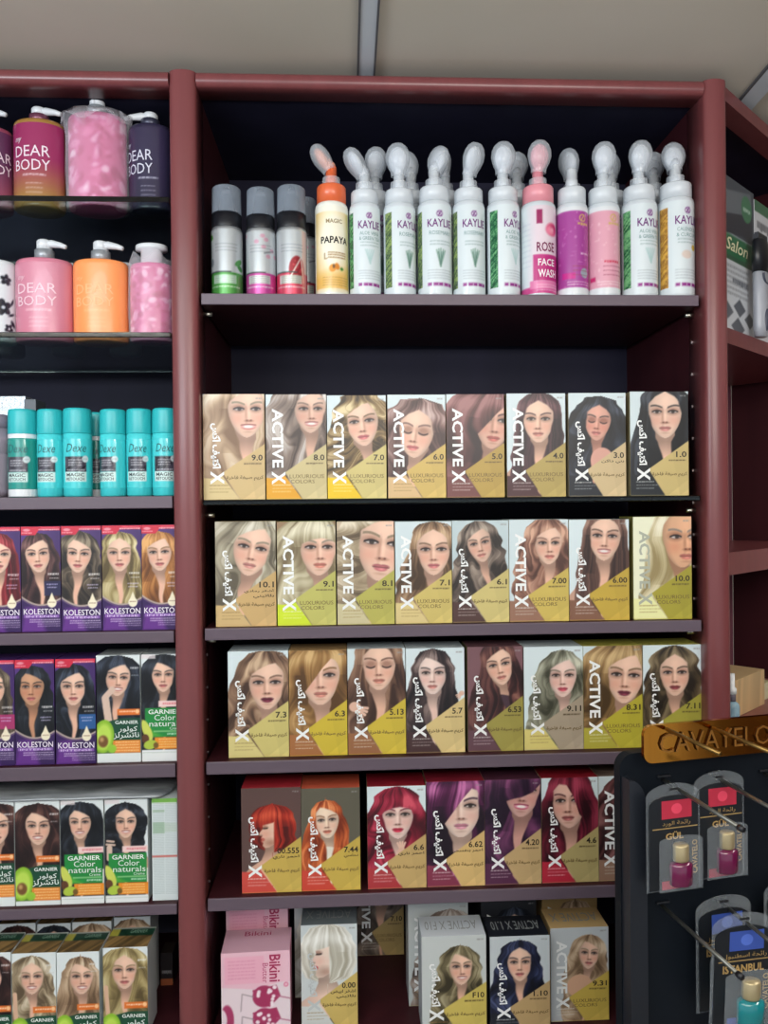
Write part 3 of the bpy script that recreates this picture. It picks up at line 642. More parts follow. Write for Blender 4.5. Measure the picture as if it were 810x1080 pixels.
for xx, sg in ((XL, 1), (XR, -1)):
    for z in HS[:3]:
        m = MB(); m.tube([(xx - sg * .0005, .03, z - .0215), (xx + sg * .013, .03, z - .0215)], .0034, 10); m.build('shelf_pin', M_PIN, cab)

def shelf(x0, x1, z, label, t=.0165, glass=False, depth=.27, nm='shelf_board'):
    """z is the top of the front edge"""
    if glass:
        m = MB(); m.box(x0, x1, .0, depth, z - .0075, z, 0, .0012)
        o = m.build('glass_shelf', M_GLASS); return tag(o, label, 'shelf', None)
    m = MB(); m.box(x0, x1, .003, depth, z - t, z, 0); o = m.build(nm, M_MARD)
    tag(o, label, 'shelf')
    e = MB(); e.box(x0, x1, .0, .0029, z - t, z, 0, .001); e.build('edge_band', M_EDGE, o); return o
SX0, SX1 = XL + .0028, XR - .006
shelf(SX0, SX1, HS[0], 'top wooden shelf carrying the foam bottles', .0155)
shelf(SX0, SX1, HS[1], 'glass shelf carrying the upper row of gold cornered hair dye boxes', glass=True)
shelf(SX0, SX1, HS[2], 'wooden shelf directly below the glass shelf of the middle bay', .0165)
shelf(SX0, SX1, HS[3], 'wooden shelf level with the top of the gold sign, under mauve and blonde boxes', .0175)
shelf(SX0, SX1, HS[4], 'wooden shelf under the row of red and purple haired boxes', .0175)
shelf(SX0, SX1, HS[5], 'lowest wooden shelf, under the pink cartons and the white blonde box', .0175)
LZ = [at(95, y, 0).z for y in (206.5, 350, 523.8, 667, 808, 957)] + [at(95, 957, 0).z - .185]
LX0, LX1 = -.637, XD0 - .0026
shelf(LX0, LX1, LZ[0], 'upper glass shelf in the left bay, under the dark and wrapped pump bottles', glass=True)
shelf(LX0, LX1, LZ[1], 'lower glass shelf in the left bay, under the pink and orange pump bottles', glass=True)
shelf(LX0, LX1, LZ[2], 'wooden shelf under the turquoise spray cans', .017)
shelf(LX0, LX1, LZ[3], 'wooden shelf under the row of five purple hair dye boxes', .016)
shelf(LX0, LX1, LZ[4], 'wooden shelf under the mixed purple and green hair dye boxes', .0185)
shelf(LX0, LX1, LZ[5], 'grey edged shelf under the row of green hair dye boxes', .014)
shelf(LX0, LX1, LZ[6], 'lowest shelf of the left bay, under the blonde green hair dye boxes', .014)

# ------------------------------------------------------------------ cartons
def carton(name, x0, x1, z0, z1, Yf, depth, body, top, label, cat='box', group=None, rot=0):
    m = MB(); w = x1 - x0; h = z1 - z0
    m.box(-w / 2, w / 2, -depth / 2, depth / 2, 0, h, 0, .0006)
    o = m.build(name, [mat('carton', body, .42), mat('carton', top, .42)], None, ((x0 + x1) / 2, Yf + depth / 2, z0), rot)
    for p in o.data.polygons:
        if p.normal.z > .9: p.material_index = 1
    tag(o, label, cat, group)
    front = lambda u, v, e=.0002: ((u - .5) * w, np.full(np.shape(u), -depth / 2 - e), h - v * w)
    topf = lambda u, v, e=.0002: ((u - .5) * w, depth / 2 - v * w, np.full(np.shape(u), h + e))
    return o, w, h, front, topf
INK = {'w': (240, 242, 242), 'd': (52, 44, 32), 'g': (112, 92, 52)}
NAMES = {'10.1': ('أشقر رمادي', 'بلاتيني'), '00.555': ('احمر ناري',), '7.44': ('نحاسي',), '6.6': ('احمر ناري',), '3.0': ('بني داكن',), '0.00': ('اشقر ابيض', 'بلاتيني'), '6.62': ('احمر بنفسجي',)}
def active_box(px, lang, num, d, label, z0, Yf, seed, depth=.056, z1=None, name='hair_dye_box', toptext=None, topcol=None, group='hair dye boxes with a gold corner', white=None):
    x0p, x1p, yt = px
    ym = yt + 55
    A0, A1 = at(x0p, ym, Yf), at(x1p, ym, Yf)
    if z1 is None: z1 = at((x0p + x1p) / 2, yt, Yf).z
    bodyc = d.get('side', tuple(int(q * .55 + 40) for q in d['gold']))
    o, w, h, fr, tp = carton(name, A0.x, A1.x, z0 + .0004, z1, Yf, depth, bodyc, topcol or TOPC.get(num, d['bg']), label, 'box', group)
    A = h / w
    d = dict(d, named=num in NAMES)
    c = activex(84, A, d, seed)
    gridmesh('front_print', c, fr, printmat(), o)
    f2 = lambda u, v: fr(u, v, .0005)
    wcol = white or INK['w']
    if lang == 'L': it = [('ACTIVE', (.10, .135 * A, .285, .70 * A), wcol, 90, .028), ('X', (.09, .735 * A, .315, .86 * A), wcol, 90, .035)]
    else: it = [('اكتيف اكس', (.115, .275 * A, .285, .705 * A), wcol, 90, .04), ('X', (.115, .73 * A, .335, .855 * A), wcol, 90, .035)]
    letters('brand_lettering', it, f2, o)
    n = len(num); it = []
    if num not in ('4.45',):
        it.append((num, (.97 - .062 * n - .0, .575 * A, .965, .632 * A), INK['d'], 0, .02))
    ns = NAMES.get(num, ())
    for i, q in enumerate(ns): it.append((q, (.97 - .05 * len(q), (.645 + .05 * i) * A, .965, (.685 + .05 * i) * A), INK['d'], 0, .015))
    if it: letters('shade_lettering', it, f2, o)
    it = []
    if lang == 'L': it += [('LUXURIOUS', (.385, .765 * A, .955, .802 * A), INK['g']), ('COLORS', (.40, .815 * A, .80, .85 * A), INK['g'])]
    else: it.append(('كريم صبغة فاخرة', (.375, .772 * A, .975, .822 * A), INK['g'], 0, .02))
    letters('claim_lettering', it, f2, o)
    if toptext:
        B = depth / w
        letters('top_lettering', [(toptext, (.10, .3 * B, .92, .72 * B), (150, 155, 155))], lambda u, v: tp(1 - u, B - v, .0004), o)
    return o
for row, z0, Yf, sd in ((R1, HS[1], .012, 5), (R2, HS[2], .012, 105), (R3, HS[3], .016, 205), (R4, HS[4], .012, 305)):
    for i, (px, lang, num, d, label) in enumerate(row):
        active_box(px, lang, num, d, label, z0, Yf, sd + i * 11, white=(176, 180, 164) if num == '10.0' else None)

# --- the lowest shelf of the middle bay
GB = dict(gold=(206, 180, 100))
R5 = [
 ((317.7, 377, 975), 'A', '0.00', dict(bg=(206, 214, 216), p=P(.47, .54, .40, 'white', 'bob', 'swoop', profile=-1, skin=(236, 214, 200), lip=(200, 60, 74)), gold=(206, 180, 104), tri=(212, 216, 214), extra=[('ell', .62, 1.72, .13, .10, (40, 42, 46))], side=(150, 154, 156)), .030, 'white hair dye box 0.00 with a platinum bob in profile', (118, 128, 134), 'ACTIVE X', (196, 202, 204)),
 ((445, 513, 987), 'A', 'F10', dict(bg=(196, 202, 202), p=P(.60, .50, .26, 'khaki', 'wavy', 'sideL', yaw=.3, smile=1), gold=(206, 186, 96), side=(170, 176, 180)), .0, 'pale grey hair dye box F10 with khaki blonde curls', (206, 212, 220), 'ACTIVE X F10', None),
 ((517, 580, 987), 'A', '1.10', dict(bg=(196, 204, 208), p=P(.5, .46, .29, 'blueblack', 'wavy', 'centre', yaw=-.05), gold=(190, 160, 112), tri=(30, 34, 44), side=(34, 36, 44)), .0, 'black topped hair dye box 1.10 with blue black curls', (30, 33, 42), 'ACTIVE X 1.10', None),
 ((580.8, 642, 978), 'L', '9.31', dict(bg=(196, 202, 206), p=P(.66, .46, .25, 'beige', 'wavy', 'sideL', yaw=.15, tilt=.1), gold=(206, 178, 84), side=(190, 160, 110), extra=[('ell', .5, 1.0, .22, .2, (216, 170, 140))]), .018, 'hair dye box 9.31 with a beige blonde woman and a tan top', (206, 172, 118), 'ACTIVE X', None),
]
for i, (px, lang, num, d, Yf, label, tc, tt, wh) in enumerate(R5):
    active_box(px, lang, num, d, label, HS[5], Yf, 500 + i * 13, depth=.054, toptext=tt, topcol=tc, white=wh)
# boxes standing behind them
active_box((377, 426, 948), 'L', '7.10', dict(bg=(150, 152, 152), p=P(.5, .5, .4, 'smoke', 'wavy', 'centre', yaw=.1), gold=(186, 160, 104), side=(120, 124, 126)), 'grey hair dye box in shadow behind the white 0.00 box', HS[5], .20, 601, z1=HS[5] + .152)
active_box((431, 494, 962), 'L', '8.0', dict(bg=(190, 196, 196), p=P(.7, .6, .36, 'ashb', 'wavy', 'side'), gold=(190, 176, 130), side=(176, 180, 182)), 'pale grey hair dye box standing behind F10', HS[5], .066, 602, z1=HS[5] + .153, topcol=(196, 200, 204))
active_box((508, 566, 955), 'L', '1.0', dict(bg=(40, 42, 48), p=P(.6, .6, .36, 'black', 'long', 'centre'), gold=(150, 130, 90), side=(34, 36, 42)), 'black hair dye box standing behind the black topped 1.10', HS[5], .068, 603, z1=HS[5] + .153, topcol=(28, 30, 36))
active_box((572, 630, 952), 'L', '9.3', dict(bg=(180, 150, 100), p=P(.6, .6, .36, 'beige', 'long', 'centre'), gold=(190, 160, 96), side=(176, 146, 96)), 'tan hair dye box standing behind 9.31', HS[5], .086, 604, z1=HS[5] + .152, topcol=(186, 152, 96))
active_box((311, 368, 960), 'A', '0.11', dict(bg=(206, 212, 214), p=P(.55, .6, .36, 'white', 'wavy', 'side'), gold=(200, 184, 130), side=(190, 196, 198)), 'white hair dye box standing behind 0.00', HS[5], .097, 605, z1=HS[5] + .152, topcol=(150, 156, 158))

def bikini_canvas(nx, A, seed):
    c = Canvas(nx, A, (232, 214, 222))
    c.poly([(-.1, -.1), (1.1, -.1), (1.1, .46), (.85, .46), (.5, .55), (.0, .50), (-.1, .55)], (236, 190, 206))
    c.rect(.05, .06, .62, .46, (240, 164, 190), .55)
    for i in range(6): c.dashes(.10, .5, .12 + i * .05, .02, (206, 110, 150), seed + i, .35)
    for cy0 in (.66, .99):
        c.ell(.62, cy0, .17, .16, (168, 52, 96)); c.poly([(.45, cy0 - .1), (.80, cy0 - .16), (.86, cy0), (.7, cy0 + .16), (.5, cy0 + .1)], (168, 52, 96))
        r = random.Random(seed + int(cy0 * 10))
        for _ in range(12): c.ell(.62 + r.uniform(-.16, .16), cy0 + r.uniform(-.13, .13), .026, .026, (244, 226, 234))
        c.line([(.80, cy0), (1.05, cy0 + .06)], .015, (180, 90, 126))
        c.line([(.47, cy0), (.3, cy0 - .05), (.28, cy0 + .2)], .012, (150, 130, 140))
    c.ell(.08, .98, .10, .22, (172, 60, 104)); c.ell(-.02, .98, .10, .17, (232, 214, 222))
    c.ell(.94, .50, .035, .035, (226, 110, 150)); c.ell(.94, .5, .02, .02, (236, 190, 206))
    return c
def bikini_box(x0, x1, z0, z1, Yf, depth, label, rot=0):
    o, w, h, fr, tp = carton('depilatory_carton', x0, x1, z0, z1, Yf, depth, (222, 140, 166), (214, 168, 186), label, 'carton', 'pink cartons on the lowest shelf', rot)
    gridmesh('front_print', bikini_canvas(80, h / w, 9), fr, printmat(), o)
    letters('brand_lettering', [('Bikini', (.70, .05, .86, .45), (172, 36, 88), 90, .02)], lambda u, v: fr(u, v, .0005), o)
    letters('brand_lettering', [('Butter', (.60, .17, .68, .46), (190, 70, 116), 90)], lambda u, v: fr(u, v, .0005), o)
    letters('top_lettering', [('Bikini', (.3, .08, .7, .2), (172, 36, 88), 0)], lambda u, v: tp(u, v, .0005), o)
    return o
a0, a1 = at(232.5, 1010, .012), at(305, 1010, .012)
bikini_box(a0.x, a1.x, HS[5] + .0004, at(268, 1004, .012).z, .012, .060, 'pink polka dot carton at the front of the lowest shelf', 0.03)
a0, a1 = at(238, 975, .085), at(303, 975, .085)
zt = HS[5] + .148
bikini_box(a0.x, a1.x, HS[5] + .0004, zt, .085, .06, 'taller pink polka dot carton behind the front one', 0.03)

# ------------------------------------------------------------------ left bay cartons
def koleston_box(xp, hair, style, top, kw, patch, label, z0, ytop, Yf, seed, group):
    A0, A1 = at(xp[0], ytop + 55, Yf), at(xp[1], ytop + 55, Yf)
    z1 = at((xp[0] + xp[1]) / 2, ytop, Yf).z
    o, w, h, fr, tp = carton('hair_dye_box', A0.x, A1.x, z0 + .0004, z1, Yf, .05, (58, 34, 90), (70, 44, 104), label, 'box', group)
    A = h / w
    gridmesh('front_print', koleston(60, A, dict(p=P(.44, .74, .45, hair, style, top, **kw), patch=patch), seed), fr, printmat(), o)
    letters('brand_lettering', [('KOLESTON', (.05, 2.135, .96, 2.285), (238, 232, 240), 0, .01), ('INTENSE', (.12, 2.31, .9, 2.36), (226, 206, 240))], lambda u, v: fr(u, v, .0005), o)
for i, (xp, hair, st, tp, kw, patch, label) in enumerate(K1):
    koleston_box(xp, hair, st, tp, kw, patch, label, LZ[3], 556 - i * .6, .010, 700 + i * 9, 'purple hair dye boxes')
for i, (xp, hair, st, tp, kw, patch, label) in enumerate(K2):
    koleston_box(xp, hair, st, tp, kw, patch, label, LZ[4], 696.5 - i * .8, .010, 760 + i * 9, 'purple hair dye boxes')

def garnier_box(xp, ytop, z0, Yf, kind, por, label, seed, depth=.05, z1=None, extra=(), side=(206, 212, 212), topc=(176, 184, 186)):
    A0, A1 = at(xp[0], ytop + 55, Yf), at(xp[1], ytop + 55, Yf)
    if z1 is None: z1 = at((xp[0] + xp[1]) / 2, ytop, Yf).z
    o, w, h, fr, tpf = carton('hair_dye_box', A0.x, A1.x, z0 + .0004, z1, Yf, depth, side, topc, label, 'box', 'green hair dye boxes')
    A = h / w
    gridmesh('front_print', garnier(60, A, dict(kind=kind, p=por, extra=extra), seed), fr, printmat(), o)
    g = lambda a, b, c, d: (a, b * .9 - .095, c, d * .9 - .095)
    wc = (236, 242, 238)
    if kind == 'dark':
        it = [('GARNIER', g(.42, 1.80, .95, 1.89), wc, 0, .015), ('كولور', g(.50, 1.95, .93, 2.11), wc, 0, .01), ('ناتشرلز', g(.38, 2.10, .97, 2.28), wc, 0, .01)]
    else:
        it = [('GARNIER', g(.16, 1.57, .92, 1.69), wc, 0, .015), ('Color', g(.30, 1.71, .80, 1.86), wc, 0, .0), ('naturals', g(.18, 1.87, .94, 2.02), wc, 0, .0), ('Creme', g(.66, 2.04, .92, 2.11), wc)]
    letters('brand_lettering', it, lambda u, v: fr(u, v, .0005), o)
    if z0 < ZC - .6:
        B = depth / w
        c = Canvas(40, B, (120, 96, 60)); c.rgb = c.rgb * (.7 + .6 * vnoise(c.X * 14 + 9 * c.Y, seed)[..., None])
        c.rect(-.1, -.1, 1.1, .42 * B, (28, 70, 52)); c.rect(-.1, -.1, .2, .42 * B, (196, 190, 80)); c.rect(-.1, -.1, 1.1, .06, (190, 196, 190))
        gridmesh('top_print', c, tpf, printmat(), o)
        letters('top_lettering', [('GARNIER', (.45, .12 * B, .85, .3 * B), (150, 190, 170))], lambda u, v: tpf(u, v, .0005), o)
    return o
garnier_box((102, 148), 691, LZ[4], .012, 'dark', P(.48, .55, .4, 'black', 'big', 'side', yaw=.2, tilt=.08, smile=1), 'green hair dye box with a black haired woman resting her cheek on her hand', 801, extra=[('line', [(.2, 1.0), (.27, 1.55)], .17, (216, 188, 172)), ('line', [(.22, .95), (.36, .8)], .14, (216, 188, 172))])
garnier_box((149.3, 194), 690, LZ[4], .012, 'green', P(.52, .52, .38, 'black2', 'big', 'sideL', yaw=-.05), 'bright green hair dye box beside the cabinet divider, above the white packet', 802)
garnier_box((-30, 15.2), 846, LZ[5], .010, 'dark', P(.6, .6, .42, 'gbrown', 'big', 'centre'), 'dark green hair dye box cut by the left picture edge', 803)
garnier_box((16.2, 63.2), 845, LZ[5], .010, 'dark', P(.52, .6, .4, 'gbrown', 'big', 'sideL', yaw=-.1, smile=1), 'dark green hair dye box with a smiling brown haired woman', 804)
garnier_box((64.2, 109.4), 844, LZ[5], .010, 'green', P(.46, .55, .37, 'black2', 'big', 'sideL', yaw=-.1, smile=1), 'bright green hair dye box with long straight black hair', 805)
garnier_box((111, 156), 843, LZ[5], .010, 'green', P(.48, .56, .36, 'black2', 'curly', 'centre', yaw=.1, smile=1), 'bright green hair dye box with curly black hair, left of the white packet', 806, extra=[('line', [(.05, .98), (.2, 1.0)], .05, (216, 188, 172)), ('line', [(.03, 1.06), (.22, 1.08)], .05, (216, 188, 172)), ('line', [(.1, 1.14), (.1, 1.4)], .13, (216, 188, 172))])
garnier_box((-34, 12, ), 1005, LZ[6], .010, 'dark', P(.5, .6, .4, 'gbrown', 'big', 'centre', yaw=.1), 'bottom green hair dye box with brown hair, cut by the left picture edge', 811)
garnier_box((13, 59.4), 1005, LZ[6], .010, 'dark', P(.45, .58, .38, 'sand', 'wavy', 'centre', smile=1), 'bottom green hair dye box with a sandy blonde woman touching her hair', 812, extra=[('line', [(.06, .95), (.08, 1.5)], .1, (216, 176, 150))])
garnier_box((60.2, 105), 1004, LZ[6], .010, 'dark', P(.56, .62, .4, 'beige', 'long', 'sideL', yaw=.3, smile=1), 'bottom green hair dye box with a laughing honey blonde woman', 813)
garnier_box((109, 156), 999, LZ[6], .006, 'dark', P(.48, .55, .4, 'kblonde', 'big', 'centre'), 'bottom green hair dye box nearest the divider, with bright blonde hair', 814, extra=[('line', [(.06, .9), (.1, 1.5)], .1, (216, 176, 150))])
for i, (xp, yt, hr) in enumerate((((0, 38), 974, 'gbrown'), ((40, 75), 974, 'black2'), ((77, 118), 972, 'beige'), ((121, 159), 967, 'beige'))):
    garnier_box(xp, yt, LZ[6], .070 + .004 * (i == 3), 'dark', P(.5, .6, .4, hr, 'big', 'centre'), ('second rank green box with brown hair, leftmost at the back of the bottom shelf', 'second rank green box with black hair, at the back of the bottom shelf', 'second rank green box behind the laughing blonde one, at the bottom', 'second rank green box behind the bright blonde one, at the bottom')[i], 821 + i)

# white packet standing side on
def leaflet(nx, A):
    c = Canvas(nx, A, (214, 224, 226)); r = random.Random(4)
    c.rect(-.1, -.1, 1.1, .16, (120, 180, 80)); c.rect(-.1, .16, 1.1, .2, (200, 215, 200))
    c.rect(.04, .45, .5, .55, (150, 185, 150), .6); c.rect(.04, .95, .5, 1.4, (140, 180, 140), .6); c.rect(.5, .98, 1., 1.35, (190, 210, 190), .5)
    for i in range(60):
        y = .2 + i * .062
        if y > A - .25: break
        c.dashes(.05, .48, y, .025, (120, 140, 140), i, .4); c.dashes(.52, .97, y + .01, .025, (130, 150, 150), i + 99, .4)
    c.rect(-.1, 2.28, 1.1, 2.36, (206, 120, 112)); return c
A0, A1 = at(160.5, 895, .012), at(189, 895, .012)
o, w, h, fr, _ = carton('hair_dye_box', A0.x, LX1 - .001, LZ[5] + .0004, at(175, 842, .012).z, .012, .055, (206, 216, 218), (196, 206, 206), 'white hair dye packet turned side on, printed with small text', 'box')
gridmesh('side_print', leaflet(48, h / w), fr, printmat(), o)
# plastic wrapped packet lying on the green boxes
m = MB(); n = 40; L0, L1 = -.40, LX1 - .006; zb = at(100, 842, .03).z + .002
rr = random.Random(3)
for i in range(n + 1):
    t = i / n; xx = L0 + (L1 - L0) * t; e = math.sqrt(max(0, 1 - max(0, (t - .93) / .07) ** 2)) * .98 + .02
    for k in range(24):
        a = 2 * math.pi * k / 24
        m.v.append((xx, .075 + .070 * e * math.cos(a), zb + 0.0065 + .0065 * e * (math.sin(a)) * (1 + .25 * math.sin(xx * 70 + a * 2)) ))
for i in range(n):
    for k in range(24): m.f.append([i * 24 + k, i * 24 + (k + 1) % 24, (i + 1) * 24 + (k + 1) % 24, (i + 1) * 24 + k]); m.mi.append(0); m.sm.append(True)
m.f += [list(range(24)), list(range(n * 24, n * 24 + 24))]; m.mi += [0, 0]; m.sm += [False, False]
o = m.build('wrapped_packet', noisy('silver_film', (120, 126, 132), (196, 202, 206), (8, 60, 60), .22, .6, metal=.25))
tag(o, 'shiny plastic wrapped packet lying flat on top of the green hair dye boxes', 'packet')
# small dark box beside the bottom boxes
a0 = at(176, 1040, .12)
o, w, h, fr, _ = carton('small_box', a0.x - .009, a0.x + .009, LZ[6] + .0004, at(176, 1005, .12).z, .12, .03, (40, 36, 40), (60, 50, 44), 'small black and orange box in the dark beside the divider at the bottom', 'box')
c = Canvas(24, h / w, (44, 38, 40)); c.rect(-.1, 2.2, 1.1, 3.2, (170, 96, 60)); c.rect(-.1, 3.3, 1.1, 3.6, (190, 186, 180)); c.dashes(.1, .9, 1.5, .3, (200, 200, 200), 3)
gridmesh('front_print', c, fr, printmat(), o)
# ------------------------------------------------------------------ foam bottles on the top shelf
def wrap(rx, ry, z0, z1, yaw, span):
    """print coordinates (u across, v down, unit = the wrapped width) to a rounded wall"""
    W_ = span * (rx + ry) / 2
    def fn(u, v, e=.0003):
        a = (u - .5) * span + yaw
        return ((rx + e) * np.sin(a), -(ry + e) * np.cos(a), z1 - v * W_)
    return fn, (z1 - z0) / W_
def leafy(c, x0, x1, y0, y1, c1, c2, seed):
    mk = (c.X > x0) * (c.X < x1) * (c.Y > y0) * (c.Y < y1)
    n = vnoise(c.X * 40 + 6 * np.sin(c.Y * 30), seed) * .5 + vnoise(c.Y * 36 + c.X * 30, seed + 1) * .5
    n = np.clip((n - .3) * 2.4, 0, 1)[..., None]
    c.put(mk.astype(float), col(c1) * (1 - n) + col(c2) * n)
def bottle_label(kind, nx, A, seed):
    r = random.Random(seed)
    c = Canvas(nx, A, (216, 226, 230))
    if kind in ('aloe', 'rosemary', 'calendula'):
        cc = {'aloe': ((16, 84, 52), (110, 180, 120)), 'rosemary': ((60, 84, 60), (140, 164, 92)), 'calendula': ((150, 104, 40), (216, 168, 70))}[kind]
        leafy(c, .08, .25, .06 * A, .93 * A, cc[0], cc[1], seed)
        c.ell(.57, .105 * A, .055, .055, (120, 70, 130)); c.ell(.57, .105 * A, .04, .04, (222, 224, 232)); c.line([(.545, .13 * A), (.6, .075 * A)], .016, (110, 50, 120)); c.line([(.55, .09 * A), (.6, .13 * A)], .014, (110, 50, 120))
        for i in range(2): c.dashes(.40, .78, (.41 + i * .035) * A, .02, (120, 150, 150), seed + i, .6)
        if kind == 'rosemary':
            for a in (-.55, -.25, .05, .4, .7): c.line([(.58, .70 * A), (.58 + .13 * math.sin(a), .50 * A + .1 * abs(a) * .5)], .022, (126, 160, 146)); 
            for a in (-.4, .2, .55): c.line([(.58, .68 * A), (.58 + .10 * math.sin(a), .54 * A)], .012, (84, 122, 110))
        elif kind == 'aloe':
            for a in (-.9, -.5, -.1, .3, .8): c.line([(.58, .66 * A), (.58 + .11 * math.sin(a), .50 * A)], .02, (176, 206, 206))
        else:
            c.ell(.7, .5 * A, .05, .05, (214, 186, 80)); c.ell(.55, .58 * A, .09, .07, (222, 190, 170), .6)
        for i in range(4): c.dashes(.36, .82, (.74 + i * .03) * A, .014, (140, 150, 160), seed + 4 + i, .6)
        for k in range(5): c.rect(.36 + k * .095, .885 * A, .36 + k * .095 + (.085 if k % 2 else .07), .92 * A, (140, 40, 130))
    elif kind == 'papaya':
        c = Canvas(nx, A, (238, 238, 226))
        c.poly([(.14, .07 * A), (.86, .07 * A), (.86, .95 * A), (.14, .95 * A)], (236, 200, 120))
        c.ell(.52, .40 * A, .33, .42 * A, (244, 240, 222), .95, soft=.25); c.poly([(.14, .8 * A), (.86, .72 * A), (.86, .95 * A), (.14, .95 * A)], (230, 176, 80), .7, soft=.2)
        c.line([(.36, .55 * A), (.36, .61 * A), (.40, .61 * A)], .012, (120, 80, 30))
        for i in range(3): c.dashes(.42, .76, (.535 + i * .028) * A, .02, (120, 70, 20), seed + i, .8)
        c.ell(.5, .72 * A, .06, .07, (226, 150, 50), rot=.4); c.ell(.58, .70 * A, .045, .06, (214, 130, 40), rot=-.3); c.ell(.67, .725 * A, .035, .03, (70, 130, 50)); c.ell(.52, .70 * A, .02, .035, (90, 60, 30))
        for i in range(4): c.dashes(.32, .8, (.82 + i * .03) * A, .012, (150, 110, 50), seed + 5 + i, .6)
    elif kind == 'rose':
        c.poly([(.30, -.1), (1.1, -.1), (1.1, A + .1), (.30, A + .1)], (232, 196, 210), .6, soft=.2)
        c.rect(-.1, .93 * A, 1.1, A + .1, (206, 70, 140)); c.rect(.34, .56 * A, 1.1, .86 * A, (190, 44, 124)); c.rect(.28, .86 * A, 1.1, .95 * A, (222, 120, 170))
        c.rect(.40, .05 * A, .50, .21 * A, (150, 30, 90))
        for k, (dx, dy, q) in enumerate(((0, 0, .12), (-.03, .02, .085), (.04, -.02, .07), (0, .01, .045))): c.ell(.68 + dx, .27 * A + dy, q, q * .9, ((214, 80, 120), (236, 130, 160), (196, 60, 104), (240, 160, 180))[k], soft=.05)
        for i in range(9): c.dashes(.06, .30, (.2 + i * .06) * A, .02, (190, 196, 210), seed + i, .6)
        for i in range(3): c.dashes(.4, .9, (.9 + i * .03) * A, .014, (244, 226, 236), seed + 20 + i, .6)
    elif kind in ('magenta', 'blush'):
        base, hi = ((164, 66, 150), (214, 140, 200)) if kind == 'magenta' else ((222, 160, 178), (240, 206, 214))
        c = Canvas(nx, A, base)
        for _ in range(70): c.ell(r.uniform(0, 1), r.uniform(0, A), r.uniform(.006, .03), r.uniform(.006, .03), hi, r.uniform(.2, .6))
        c.rect(-.1, -.1, 1.1, .05 * A, (222, 226, 230)); c.rect(-.1, .93 * A, 1.1, A + .1, (222, 226, 230))
        g = (206, 176, 106)
        c.ell(.60, .13 * A, .07, .07, g); c.ell(.60, .13 * A, .05, .05, base); c.line([(.57, .16 * A), (.63, .1 * A)], .02, g); c.dashes(.5, .74, .185 * A, .05, g, seed, .95)
        if kind == 'magenta':
            c.ell(.64, .76 * A, .09, .09, (150, 166, 176)); c.rect(.2, .76 * A, .45, .83 * A, (200, 30, 140)); c.dashes(.56, .76, .53 * A, .03, (238, 220, 236), seed + 3)
        else:
            c.rect(.14, .80 * A, .26, .85 * A, (200, 50, 110)); c.dashes(.42, .72, .62 * A, .045, (206, 60, 90), seed + 3, .95)
        for i in range(3): c.dashes(.4, .8, (.68 + i * .05) * A, .02, (150, 60, 90), seed + 6 + i, .6)
        for i in range(2): c.dashes(.3, .8, (.86 + i * .03) * A, .016, (240, 220, 230), seed + 8 + i, .7)
    return c
M_CLEAR = film('clear_cover', (226, 234, 242), .76, .12)
M_BRUSH = mat('silicone', (206, 212, 220), .45)
